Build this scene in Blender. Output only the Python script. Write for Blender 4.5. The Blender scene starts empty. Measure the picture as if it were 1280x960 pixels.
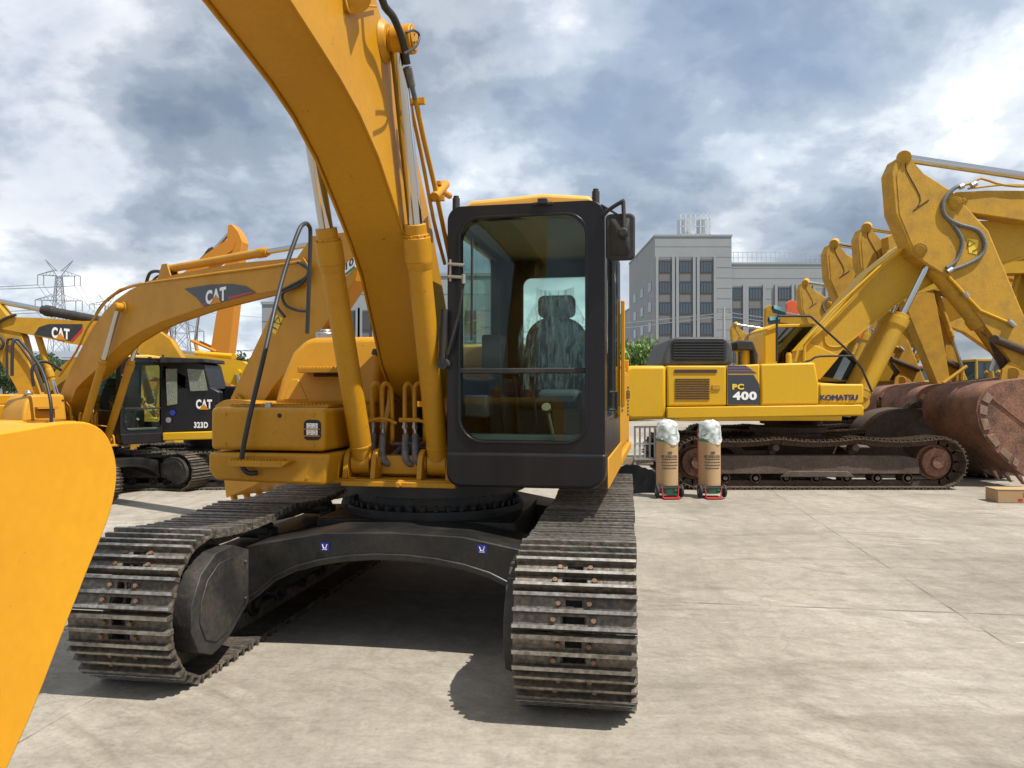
import bpy, bmesh, math, random
from mathutils import Vector, Matrix
random.seed(7)
R = math.radians
scn = bpy.context.scene
COL = scn.collection
# ------------------------------------------------------------ camera
F_PX, CAM_H, PITCH = 960.0, 1.62, math.atan(10/960)
cd = bpy.data.cameras.new('camera'); cam = bpy.data.objects.new('camera', cd); COL.objects.link(cam)
cd.sensor_width = 36; cd.lens = 36*F_PX/1280; cd.clip_start = .05; cd.clip_end = 6000
cam.location = (0, 0, CAM_H); cam.rotation_euler = (R(90)+PITCH, 0, 0)
scn.camera = cam
# ------------------------------------------------------------ light
SUN = Vector((.47, -.28, 1)).normalized()
sl = bpy.data.lights.new('sun', 'SUN'); sl.energy = 5.0; sl.angle = R(.53); sl.color = (1, .955, .88)
so = bpy.data.objects.new('sun', sl); COL.objects.link(so)
so.rotation_euler = SUN.to_track_quat('Z', 'Y').to_euler(); so.location = (20, -5, 40)
wd = bpy.data.worlds.new('World'); scn.world = wd; wd.use_nodes = True
scn.view_settings.view_transform = 'Standard'; scn.view_settings.look = 'None'
scn.view_settings.exposure = .40; scn.view_settings.gamma = 1

def world():
    nt = wd.node_tree; nt.nodes.clear(); N = nt.nodes.new; L = nt.links.new
    out = N('ShaderNodeOutputWorld'); bg = N('ShaderNodeBackground'); bg.inputs['Strength'].default_value = .1
    sky = N('ShaderNodeTexSky'); sky.sky_type = 'NISHITA'; sky.sun_disc = False
    sky.sun_elevation = math.asin(SUN.z); sky.sun_rotation = math.atan2(SUN.x, SUN.y)
    sky.air_density = 1.2; sky.dust_density = 1.6
    tc = N('ShaderNodeTexCoord'); sep = N('ShaderNodeSeparateXYZ'); L(tc.outputs['Generated'], sep.inputs[0])
    def math_(op, a, b=None, clamp=False):
        m = N('ShaderNodeMath'); m.operation = op; m.use_clamp = clamp
        for i, v in enumerate((a, b)):
            if v is None: continue
            if isinstance(v, (int, float)): m.inputs[i].default_value = v
            else: L(v, m.inputs[i])
        return m.outputs[0]
    z = math_('MAXIMUM', sep.outputs[2], 0.0)
    den = math_('ADD', z, .42)
    cx = math_('DIVIDE', sep.outputs[0], den); cy = math_('DIVIDE', sep.outputs[1], den)
    cmb = N('ShaderNodeCombineXYZ'); L(cx, cmb.inputs[0]); L(cy, cmb.inputs[1])
    def noise(sc, det, rough, dist, off):
        mp = N('ShaderNodeMapping'); mp.inputs['Location'].default_value = off; L(cmb.outputs[0], mp.inputs[0])
        n = N('ShaderNodeTexNoise'); n.inputs['Scale'].default_value = sc; n.inputs['Detail'].default_value = det
        n.inputs['Roughness'].default_value = rough; n.inputs['Distortion'].default_value = dist
        L(mp.outputs[0], n.inputs['Vector']); return n.outputs['Fac']
    def ramp(f, pts):
        r = N('ShaderNodeValToRGB'); cr = r.color_ramp
        while len(cr.elements) < len(pts): cr.elements.new(.5)
        for e, (p, c) in zip(cr.elements, pts): e.position = p; e.color = (*c, 1)
        cr.interpolation = 'EASE'
        L(f, r.inputs[0]); return r.outputs[0]
    n1 = noise(1.9, 8, .50, .1, (3.7, 1.4, 0)); n2 = noise(4.6, 10, .56, .15, (8.1, 5.2, 2)); n3 = noise(1.5, 5, .5, .1, (2.3, 7.9, 4))
    shade = math_('ADD', math_('MULTIPLY', n1, .55), math_('MULTIPLY', n2, .45))
    cloud = ramp(shade, [(.34, (.20, .25, .33)), (.42, (.31, .37, .46)), (.48, (.44, .50, .58)), (.54, (.68, .73, .78)), (.61, (1.12, 1.12, 1.12))])
    dark = ramp(n3, [(.42, (1.10, 1.10, 1.09)), (.62, (.66, .68, .715))])
    mm = N('ShaderNodeMix'); mm.data_type = 'RGBA'; mm.blend_type = 'MULTIPLY'; mm.inputs[0].default_value = 1; L(cloud, mm.inputs[6]); L(dark, mm.inputs[7])
    sc = N('ShaderNodeMix'); sc.data_type = 'RGBA'; sc.blend_type = 'MULTIPLY'; sc.inputs[0].default_value = 1; L(mm.outputs[2], sc.inputs[6]); sc.inputs[7].default_value = (9.3, 9.35, 9.5, 1)
    cov = ramp(noise(1.6, 8, .55, .3, (5.5, 2.2, 7)), [(.30, (.42,)*3), (.5, (.97,)*3)])
    mx = N('ShaderNodeMix'); mx.data_type = 'RGBA'; L(cov, mx.inputs[0]); L(sky.outputs[0], mx.inputs[6]); L(sc.outputs[2], mx.inputs[7])
    L(mx.outputs[2], bg.inputs[0]); L(bg.outputs[0], out.inputs[0])
world()

# ------------------------------------------------------------ pixel helpers (photo 1280x960): used to measure real positions
def ray(q):
    u, v = (q[0]-640)/F_PX, -(q[1]-480)/F_PX
    return Vector((u, math.cos(PITCH)-v*math.sin(PITCH), math.sin(PITCH)+v*math.cos(PITCH)))
def at(q, Y):
    d = ray(q); return Vector((0, 0, CAM_H)) + d*(Y/d.y)

# ------------------------------------------------------------ materials
MATS = {}
def mat(name, col, rough=.5, metal=0, dirt=0, dirtcol=(.16, .12, .08), bump=0, scale=3, spec=.5, coat=0, fine=0, streak=False, chips=0, island=0):
    if name in MATS: return MATS[name]
    m = bpy.data.materials.new(name); m.use_nodes = True; nt = m.node_tree; N = nt.nodes.new; L = nt.links.new
    b = nt.nodes['Principled BSDF']; b.inputs['Base Color'].default_value = (*col, 1); b.inputs['Roughness'].default_value = rough
    b.inputs['Metallic'].default_value = metal; b.inputs['Specular IOR Level'].default_value = spec
    if coat: b.inputs['Coat Weight'].default_value = coat; b.inputs['Coat Roughness'].default_value = .12
    if dirt or bump or fine:
        tc = N('ShaderNodeTexCoord'); n = N('ShaderNodeTexNoise'); n.inputs['Scale'].default_value = scale; n.inputs['Detail'].default_value = 9; n.inputs['Roughness'].default_value = .66
        if streak:
            mp = N('ShaderNodeMapping'); mp.inputs['Scale'].default_value = (1, 1, .18); L(tc.outputs['Object'], mp.inputs[0]); L(mp.outputs[0], n.inputs['Vector'])
        else: L(tc.outputs['Object'], n.inputs['Vector'])
        r = N('ShaderNodeValToRGB'); r.color_ramp.elements[0].position = .42; r.color_ramp.elements[1].position = .72
        r.color_ramp.elements[0].color = (0, 0, 0, 1); r.color_ramp.elements[1].color = (dirt,)*3+(1,)
        L(n.outputs['Fac'], r.inputs[0])
        mx = N('ShaderNodeMix'); mx.data_type = 'RGBA'; mx.inputs[6].default_value = (*col, 1); mx.inputs[7].default_value = (*dirtcol, 1)
        L(r.outputs[0], mx.inputs[0])
        last = mx.outputs[2]
        n2 = N('ShaderNodeTexNoise'); n2.inputs['Scale'].default_value = 38; n2.inputs['Detail'].default_value = 5; L(tc.outputs['Object'], n2.inputs['Vector'])
        if fine:
            r2 = N('ShaderNodeValToRGB'); r2.color_ramp.elements[0].position = .35; r2.color_ramp.elements[1].position = .7
            r2.color_ramp.elements[0].color = (1-fine,)*3+(1,); r2.color_ramp.elements[1].color = (1+fine*.4,)*3+(1,)
            L(n2.outputs['Fac'], r2.inputs[0])
            m2 = N('ShaderNodeMix'); m2.data_type = 'RGBA'; m2.blend_type = 'MULTIPLY'; m2.inputs[0].default_value = 1; L(last, m2.inputs[6]); L(r2.outputs[0], m2.inputs[7]); last = m2.outputs[2]
        if chips:
            n3 = N('ShaderNodeTexNoise'); n3.inputs['Scale'].default_value = 26; n3.inputs['Detail'].default_value = 3; n3.inputs['Distortion'].default_value = 1.2; L(tc.outputs['Object'], n3.inputs['Vector'])
            r3 = N('ShaderNodeValToRGB'); r3.color_ramp.elements[0].position = .715; r3.color_ramp.elements[1].position = .74; r3.color_ramp.elements[0].color = (0, 0, 0, 1); r3.color_ramp.elements[1].color = (chips,)*3+(1,)
            L(n3.outputs['Fac'], r3.inputs[0]); m3 = N('ShaderNodeMix'); m3.data_type = 'RGBA'; L(r3.outputs[0], m3.inputs[0]); L(last, m3.inputs[6]); m3.inputs[7].default_value = (.10, .06, .03, 1); last = m3.outputs[2]
        if island:
            ge = N('ShaderNodeNewGeometry'); r4 = N('ShaderNodeMapRange'); r4.inputs[3].default_value = 1-island; r4.inputs[4].default_value = 1+island; L(ge.outputs['Random Per Island'], r4.inputs[0])
            m4 = N('ShaderNodeVectorMath'); m4.operation = 'SCALE'; L(last, m4.inputs[0]); L(r4.outputs[0], m4.inputs['Scale']); last = m4.outputs[0]
        L(last, b.inputs['Base Color'])
        mr = N('ShaderNodeMapRange'); mr.inputs[3].default_value = rough-.06; mr.inputs[4].default_value = min(1, rough+.25)
        L(n.outputs['Fac'], mr.inputs[0]); L(mr.outputs[0], b.inputs['Roughness'])
        if bump:
            bp = N('ShaderNodeBump'); bp.inputs['Strength'].default_value = bump; bp.inputs['Distance'].default_value = .01; L(n2.outputs['Fac'], bp.inputs['Height']); L(bp.outputs[0], b.inputs['Normal'])
    MATS[name] = m; return m

Y1 = mat('cat_yellow', (.50, .235, .007), .38, dirt=.45, dirtcol=(.33, .15, .012), fine=.05, scale=1.8, spec=.35, chips=.7)
Y1B = mat('bucket_yellow', (.64, .295, .010), .45, dirt=.5, dirtcol=(.50, .21, .01), scale=1.6, fine=.04, spec=.3, chips=.5)
YOLD = mat('worn_yellow', (.47, .255, .014), .5, spec=.3, dirt=.5, dirtcol=(.26, .15, .04), fine=.14, scale=3.5, bump=.08)
YROW = mat('dusty_yellow', (.50, .275, .025), .6, spec=.3, dirt=.6, dirtcol=(.24, .15, .05), fine=.16, scale=4, bump=.08)
YK = mat('bright_yellow', (.58, .33, .008), .4, spec=.35, dirt=.18, dirtcol=(.4, .26, .04), fine=.06, scale=2.5)
ORG = mat('orange_yellow', (.55, .205, .006), .45, dirt=.2, dirtcol=(.4, .2, .04), scale=2)
RED = mat('orange_red', (.62, .09, .02), .5, dirt=.2)
BLK = mat('black_paint', (.012, .012, .013), .22, dirt=.35, dirtcol=(.05, .045, .04), scale=4, coat=.4)
CABB = mat('cab_black', (.007, .007, .009), .22, dirt=.35, dirtcol=(.03, .026, .022), scale=2.5, spec=.35, streak=True)
BLKM = mat('matt_black', (.012, .012, .012), .6, dirt=.5, dirtcol=(.07, .06, .05), scale=5, fine=.2)
UC = mat('undercarriage_black', (.022, .021, .02), .48, dirt=.7, dirtcol=(.085, .072, .058), scale=4, fine=.3, bump=.25)
UCB = mat('frame_black', (.010, .010, .010), .34, dirt=.6, dirtcol=(.05, .042, .034), scale=3, fine=.25, bump=.1)
TRK = mat('track_steel', (.15, .135, .112), .40, metal=.35, dirt=.8, dirtcol=(.20, .15, .10), scale=7, fine=.5, bump=.45, island=.35)
WORN = mat('worn_edge', (.42, .40, .36), .32, metal=.7, dirt=.9, dirtcol=(.12, .10, .08), scale=14, fine=.4)
TRKO = mat('rusty_track', (.085, .06, .04), .8, metal=.1, dirt=.9, dirtcol=(.15, .085, .05), scale=6, fine=.5, bump=.4)
RUST = mat('rusty_steel', (.26, .12, .07), .7, dirt=1, dirtcol=(.055, .035, .027), scale=2.2, fine=.45, bump=.5)
DRUST = mat('dark_rust', (.085, .055, .037), .8, dirt=.8, dirtcol=(.03, .022, .018), scale=4, fine=.35, bump=.3)
URUST = mat('brown_frame', (.12, .082, .06), .75, dirt=.8, dirtcol=(.055, .04, .032), scale=2.5, fine=.35, bump=.2)
CHR = mat('chrome', (.50, .50, .50), .07, metal=1)
STL = mat('steel', (.42, .42, .41), .35, metal=.9, fine=.1)
HOSE = mat('grey_hose', (.14, .14, .14), .55, fine=.35, scale=8)
BHOSE = mat('black_hose', (.02, .022, .023), .42, fine=.2)
TAN = mat('cab_roof_tan', (.72, .37, .06), .5, dirt=.2, dirtcol=(.45, .25, .08), scale=2)
SEAT = mat('seat_fabric', (.03, .032, .036), .6, fine=.3)
PANEL = mat('cab_interior', (.035, .034, .032), .65, fine=.2)
WHT = mat('white_vinyl', (.8, .8, .8), .4)
NAVY = mat('navy_vinyl', (.03, .025, .09), .4)
GREYV = mat('slate_vinyl', (.035, .04, .05), .4)
STRIPE = mat('lavender_vinyl', (.30, .30, .42), .4)
REDV = mat('red_vinyl', (.45, .02, .02), .4)
BLUEV = mat('blue_label', (.02, .03, .28), .4)
YLAB = mat('warning_yellow', (.75, .52, .03), .5)
BOLT = mat('bolt_rust', (.24, .14, .085), .55, metal=.4, fine=.4, scale=9)
LENS = mat('lamp_lens', (.7, .7, .7), .1, metal=.6)
CARD = mat('brown_card', (.40, .26, .13), .8, fine=.08, scale=5, dirt=.15, dirtcol=(.3, .2, .1))
GREENC = mat('cylinder_green', (.03, .2, .10), .4)
REDC = mat('trolley_red', (.4, .03, .03), .45)
INK = mat('ink', (.04, .035, .03), .7)

def glass(name, tint, gloss=.10, rough=.02):
    if name in MATS: return MATS[name]
    m = bpy.data.materials.new(name); m.use_nodes = True; nt = m.node_tree; nt.nodes.clear(); N = nt.nodes.new; L = nt.links.new
    o = N('ShaderNodeOutputMaterial'); t = N('ShaderNodeBsdfTransparent'); t.inputs[0].default_value = (*tint, 1)
    g = N('ShaderNodeBsdfGlossy'); g.inputs['Roughness'].default_value = rough; g.inputs['Color'].default_value = (.9, .95, .95, 1)
    lw = N('ShaderNodeLayerWeight'); lw.inputs[0].default_value = .08
    mr = N('ShaderNodeMapRange'); mr.inputs[3].default_value = gloss; mr.inputs[4].default_value = .5; L(lw.outputs['Fresnel'], mr.inputs[0])
    mx = N('ShaderNodeMixShader'); L(mr.outputs[0], mx.inputs[0]); L(t.outputs[0], mx.inputs[1]); L(g.outputs[0], mx.inputs[2]); L(mx.outputs[0], o.inputs[0])
    MATS[name] = m; return m
GL = glass('cab_glass', (.82, .91, .88), .018)
GLD = glass('tinted_glass', (.22, .27, .27), .12)
WRAP = glass('plastic_wrap', (.86, .90, .92), .10, .12)
def _wrap():  # pale diffuse streaks mixed into the film imitate highlights along its folds
    nt = WRAP.node_tree; N = nt.nodes.new; L = nt.links.new; d = N('ShaderNodeBsdfDiffuse'); d.inputs[0].default_value = (.62, .68, .72, 1); mx = N('ShaderNodeMixShader'); o = [n for n in nt.nodes if n.type == 'OUTPUT_MATERIAL'][0]
    src = o.inputs[0].links[0].from_socket; n = N('ShaderNodeTexNoise'); n.inputs['Scale'].default_value = 9; n.inputs['Detail'].default_value = 5; n.inputs['Distortion'].default_value = .7
    tc = N('ShaderNodeTexCoord'); mp = N('ShaderNodeMapping'); mp.inputs['Scale'].default_value = (4.5, 1, .8); mp.inputs['Rotation'].default_value = (0, .25, 0); L(tc.outputs['Object'], mp.inputs[0]); L(mp.outputs[0], n.inputs[0])
    r = N('ShaderNodeMapRange'); r.inputs[1].default_value = .50; r.inputs[2].default_value = .70; r.inputs[3].default_value = .05; r.inputs[4].default_value = .75; L(n.outputs['Fac'], r.inputs[0]); L(r.outputs[0], mx.inputs[0]); L(src, mx.inputs[1]); L(d.outputs[0], mx.inputs[2]); L(mx.outputs[0], o.inputs[0])
_wrap()
BAG = glass('white_plastic', (.80, .82, .82), .12, .35)
def _bag():
    nt = BAG.node_tree; d = nt.nodes.new('ShaderNodeBsdfDiffuse'); d.inputs[0].default_value = (.75, .77, .77, 1); mx = nt.nodes.new('ShaderNodeMixShader'); o = [n for n in nt.nodes if n.type == 'OUTPUT_MATERIAL'][0]
    src = o.inputs[0].links[0].from_socket; n = nt.nodes.new('ShaderNodeTexNoise'); n.inputs['Scale'].default_value = 14; n.inputs['Detail'].default_value = 4; r = nt.nodes.new('ShaderNodeMapRange'); r.inputs[1].default_value = .35; r.inputs[2].default_value = .65; r.inputs[3].default_value = .25; r.inputs[4].default_value = .85
    tc = nt.nodes.new('ShaderNodeTexCoord'); nt.links.new(tc.outputs['Object'], n.inputs[0]); nt.links.new(n.outputs['Fac'], r.inputs[0]); nt.links.new(r.outputs[0], mx.inputs[0]); nt.links.new(src, mx.inputs[1]); nt.links.new(d.outputs[0], mx.inputs[2]); nt.links.new(mx.outputs[0], o.inputs[0])
_bag()

# ------------------------------------------------------------ mesh builder
class G:
    def __init__(s): s.v = []; s.f = []; s.m = []; s.mi = 0
    def add(s, vs, fs):
        o = len(s.v); s.v += [tuple(v) for v in vs]; s.f += [tuple(i+o for i in f) for f in fs]; s.m += [s.mi]*len(fs); return s
    def box(s, c, d, M=None):
        c = Vector(c); vs = []
        for x in (-.5, .5):
            for y in (-.5, .5):
                for z in (-.5, .5):
                    v = Vector((x*d[0], y*d[1], z*d[2]))
                    if M is not None: v = M @ v
                    vs.append(c+v)
        return s.add(vs, [(0, 1, 3, 2), (4, 6, 7, 5), (0, 4, 5, 1), (2, 3, 7, 6), (0, 2, 6, 4), (1, 5, 7, 3)])
    def b2(s, x0, x1, y0, y1, z0, z1): return s.box(((x0+x1)/2, (y0+y1)/2, (z0+z1)/2), (x1-x0, y1-y0, z1-z0))
    def prism(s, poly, ax, a, b):
        n = len(poly)
        def mk(p, t): return {'x': (t, p[0], p[1]), 'y': (p[0], t, p[1]), 'z': (p[0], p[1], t)}[ax]
        vs = [mk(p, a) for p in poly]+[mk(p, b) for p in poly]
        return s.add(vs, [tuple(range(n))[::-1], tuple(range(n, 2*n))]+[(i, (i+1) % n, n+(i+1) % n, n+i) for i in range(n)])
    def loft(s, A, B):
        n = len(A); return s.add(list(A)+list(B), [tuple(range(n))[::-1], tuple(range(n, 2*n))]+[(i, (i+1) % n, n+(i+1) % n, n+i) for i in range(n)])
    def ring(s, outer, inner, ax, a, b):
        n = len(outer)
        def mk(p, t): return {'x': (t, p[0], p[1]), 'y': (p[0], t, p[1]), 'z': (p[0], p[1], t)}[ax]
        vs = [mk(p, a) for p in outer]+[mk(p, a) for p in inner]+[mk(p, b) for p in outer]+[mk(p, b) for p in inner]
        fs = []
        for i in range(n):
            j = (i+1) % n
            fs += [(i, j, n+j, n+i), (2*n+i, 3*n+i, 3*n+j, 2*n+j), (i, 2*n+i, 2*n+j, j), (n+i, n+j, 3*n+j, 3*n+i)]
        return s.add(vs, fs)
    def cyl(s, p0, p1, r, r2=None, n=20, cap=True):
        p0, p1 = Vector(p0), Vector(p1); r2 = r if r2 is None else r2
        d = (p1-p0).normalized(); a = d.orthogonal().normalized(); b = d.cross(a)
        vs = [p0+(a*math.cos(t)+b*math.sin(t))*r for t in [2*math.pi*i/n for i in range(n)]]+[p1+(a*math.cos(t)+b*math.sin(t))*r2 for t in [2*math.pi*i/n for i in range(n)]]
        fs = [(i, (i+1) % n, n+(i+1) % n, n+i) for i in range(n)]
        if cap: fs += [tuple(range(n))[::-1], tuple(range(n, 2*n))]
        return s.add(vs, fs)
    def tube(s, pts, r, n=10, smooth=0):
        pts = [Vector(p) for p in pts]
        if smooth:
            P = [pts[0]]+pts+[pts[-1]]; out = []
            for i in range(1, len(P)-2):
                for k in range(smooth):
                    t = k/smooth; a, b, c, d = P[i-1], P[i], P[i+1], P[i+2]
                    out.append(.5*((2*b)+(c-a)*t+(2*a-5*b+4*c-d)*t*t+(3*b-3*c+d-a)*t**3))
            pts = out+[pts[-1]]
            if isinstance(r, (list, tuple)): r = [r[min(i//smooth, len(r)-1)]+(r[min(i//smooth+1, len(r)-1)]-r[min(i//smooth, len(r)-1)])*((i % smooth)/smooth) for i in range(len(pts))]
        rs = r if isinstance(r, (list, tuple)) else [r]*len(pts)
        vs = []; up = None
        for i, p in enumerate(pts):
            t = (pts[min(i+1, len(pts)-1)]-pts[max(i-1, 0)]).normalized()
            if up is None: up = t.orthogonal().normalized()
            up = (up-t*up.dot(t)).normalized(); w = t.cross(up)
            vs += [p+(up*math.cos(2*math.pi*k/n)+w*math.sin(2*math.pi*k/n))*rs[i] for k in range(n)]
        fs = [(i*n+k, i*n+(k+1) % n, (i+1)*n+(k+1) % n, (i+1)*n+k) for i in range(len(pts)-1) for k in range(n)]
        fs += [tuple(range(n))[::-1], tuple(range((len(pts)-1)*n, len(pts)*n))]
        return s.add(vs, fs)
    def obj(s, name, m, parent=None, bevel=0, seg=2, smooth=38, world=False, label=None):
        me = bpy.data.meshes.new(name)
        vs = s.v
        if world and parent is not None:
            I = root_matrix(parent).inverted(); vs = [tuple(I @ Vector(v)) for v in vs]
        me.from_pydata(vs, [], s.f)
        ms = m if isinstance(m, (list, tuple)) else [m]
        for q in ms: me.materials.append(q)
        me.polygons.foreach_set('material_index', s.m)
        bm = bmesh.new(); bm.from_mesh(me); bmesh.ops.recalc_face_normals(bm, faces=bm.faces); bm.to_mesh(me); bm.free()
        if smooth:
            me.polygons.foreach_set('use_smooth', [True]*len(me.polygons)); me.set_sharp_from_angle(angle=R(smooth))
        o = bpy.data.objects.new(name, me); COL.objects.link(o)
        if parent is not None: o.parent = parent
        if bevel:
            bv = o.modifiers.new('bevel', 'BEVEL'); bv.width = bevel; bv.segments = seg; bv.limit_method = 'ANGLE'; bv.angle_limit = R(32); bv.harden_normals = False
        if label: o['label'] = label
        return o

def root_matrix(o):
    while o.parent is not None: o = o.parent
    return Matrix.Translation(o.location) @ o.rotation_euler.to_matrix().to_4x4() @ Matrix.Diagonal((*o.scale, 1))
def thing(name, label, cat, loc=(0, 0, 0), rz=0, group=None, scale=1):
    o = bpy.data.objects.new(name, None); COL.objects.link(o); o.location = loc; o.rotation_euler = (0, 0, rz); o.scale = (scale,)*3
    o.empty_display_size = .2; tag(o, label, cat, group); return o
def tag(o, label, cat, group=None):
    o['label'] = label; o['category'] = cat
    if group: o['group'] = group
    return o
def structure(o): o['kind'] = 'structure'; return o
def copy_tree(o, parent=None):
    c = o.copy(); COL.objects.link(c); c.parent = parent
    for ch in [x for x in list(o.children)]: copy_tree(ch, c)
    return c
def unp(root, xl, q):
    """pixel -> (y, z) on the plane x = xl of a machine"""
    M = root_matrix(root); o = M @ Vector((xl, 0, 0)); n = (M.to_3x3() @ Vector((1, 0, 0))).normalized(); d = ray(q); C = Vector((0, 0, CAM_H))
    t = (o-C).dot(n)/d.dot(n); W = M.inverted() @ (C+d*t); return (W.y, W.z)
def unpy(root, yl, q):
    """pixel -> (x, z) on the plane y = yl of a machine"""
    M = root_matrix(root); o = M @ Vector((0, yl, 0)); n = (M.to_3x3() @ Vector((0, 1, 0))).normalized(); d = ray(q); C = Vector((0, 0, CAM_H))
    t = (o-C).dot(n)/d.dot(n); W = M.inverted() @ (C+d*t); return (W.x, W.z)
def rrect(x0, x1, z0, z1, r, n=6):
    if not isinstance(r, (list, tuple)): r = [r]*4
    pts = []
    for (cx, cz, a0, rr) in ((x0+r[0], z0+r[0], 180, r[0]), (x1-r[1], z0+r[1], 270, r[1]), (x1-r[2], z1-r[2], 0, r[2]), (x0+r[3], z1-r[3], 90, r[3])):
        for k in range(n+1):
            a = R(a0+90*k/n); pts.append((cx+rr*math.cos(a), cz+rr*math.sin(a)))
    return pts
def text(s, m, parent, org, ex, ez, h, w=None, bold=.0, name='lettering', world=True, depth=.004, font_shear=0, fat=0):
    cu = bpy.data.curves.new('t', 'FONT'); cu.body = s; cu.size = 1; cu.offset = bold; cu.extrude = .0; cu.shear = font_shear; cu.space_character = 1.0+bold*2.6
    to = bpy.data.objects.new('t', cu); COL.objects.link(to)
    dg = bpy.context.evaluated_depsgraph_get(); me0 = bpy.data.meshes.new_from_object(to.evaluated_get(dg))
    xs = [v.co.x for v in me0.vertices]; ys = [v.co.y for v in me0.vertices]; x0, x1, y0, y1 = min(xs), max(xs), min(ys), max(ys)
    sy = h/(y1-y0); sx = sy if w is None else w/(x1-x0)
    ex, ez, org = Vector(ex).normalized(), Vector(ez).normalized(), Vector(org)
    vs = [org+ex*((v.co.x-x0)*sx)+ez*((v.co.y-y0)*sy) for v in me0.vertices]
    g = G(); fc = [tuple(p.vertices) for p in me0.polygons]; g.add(vs, fc)
    if fat:
        nn = ex.cross(ez)
        for k, (a_, b_) in enumerate(((-1, 0), (1, 0), (0, 1), (0, -1))): g.add([v+ex*(fat*a_)+ez*(fat*b_*.6)+nn*(.0007*(k+1)) for v in vs], fc)
    bpy.data.objects.remove(to); bpy.data.curves.remove(cu); bpy.data.meshes.remove(me0)
    return g.obj(name, m, parent, world=world, smooth=0)
def cat_logo(parent, org, ex, ez, h, w, n, world=True):
    """white block letters with a yellow triangle over the A"""
    ex, ez, n = Vector(ex).normalized(), Vector(ez).normalized(), Vector(n).normalized(); org = Vector(org)
    text('CAT', WHT, parent, org, ex, ez, h, w, bold=.045, world=world)
    c = org+ex*w*.50+n*.004-ez*h*.08
    g = G(); g.loft([c-ex*w*.30, c+ex*w*.30, c+ez*h*.62], [v+n*.003 for v in (c-ex*w*.30, c+ex*w*.30, c+ez*h*.62)]); g.obj('emblem', MATS['orange_yellow'], parent, world=world, smooth=0)

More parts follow.
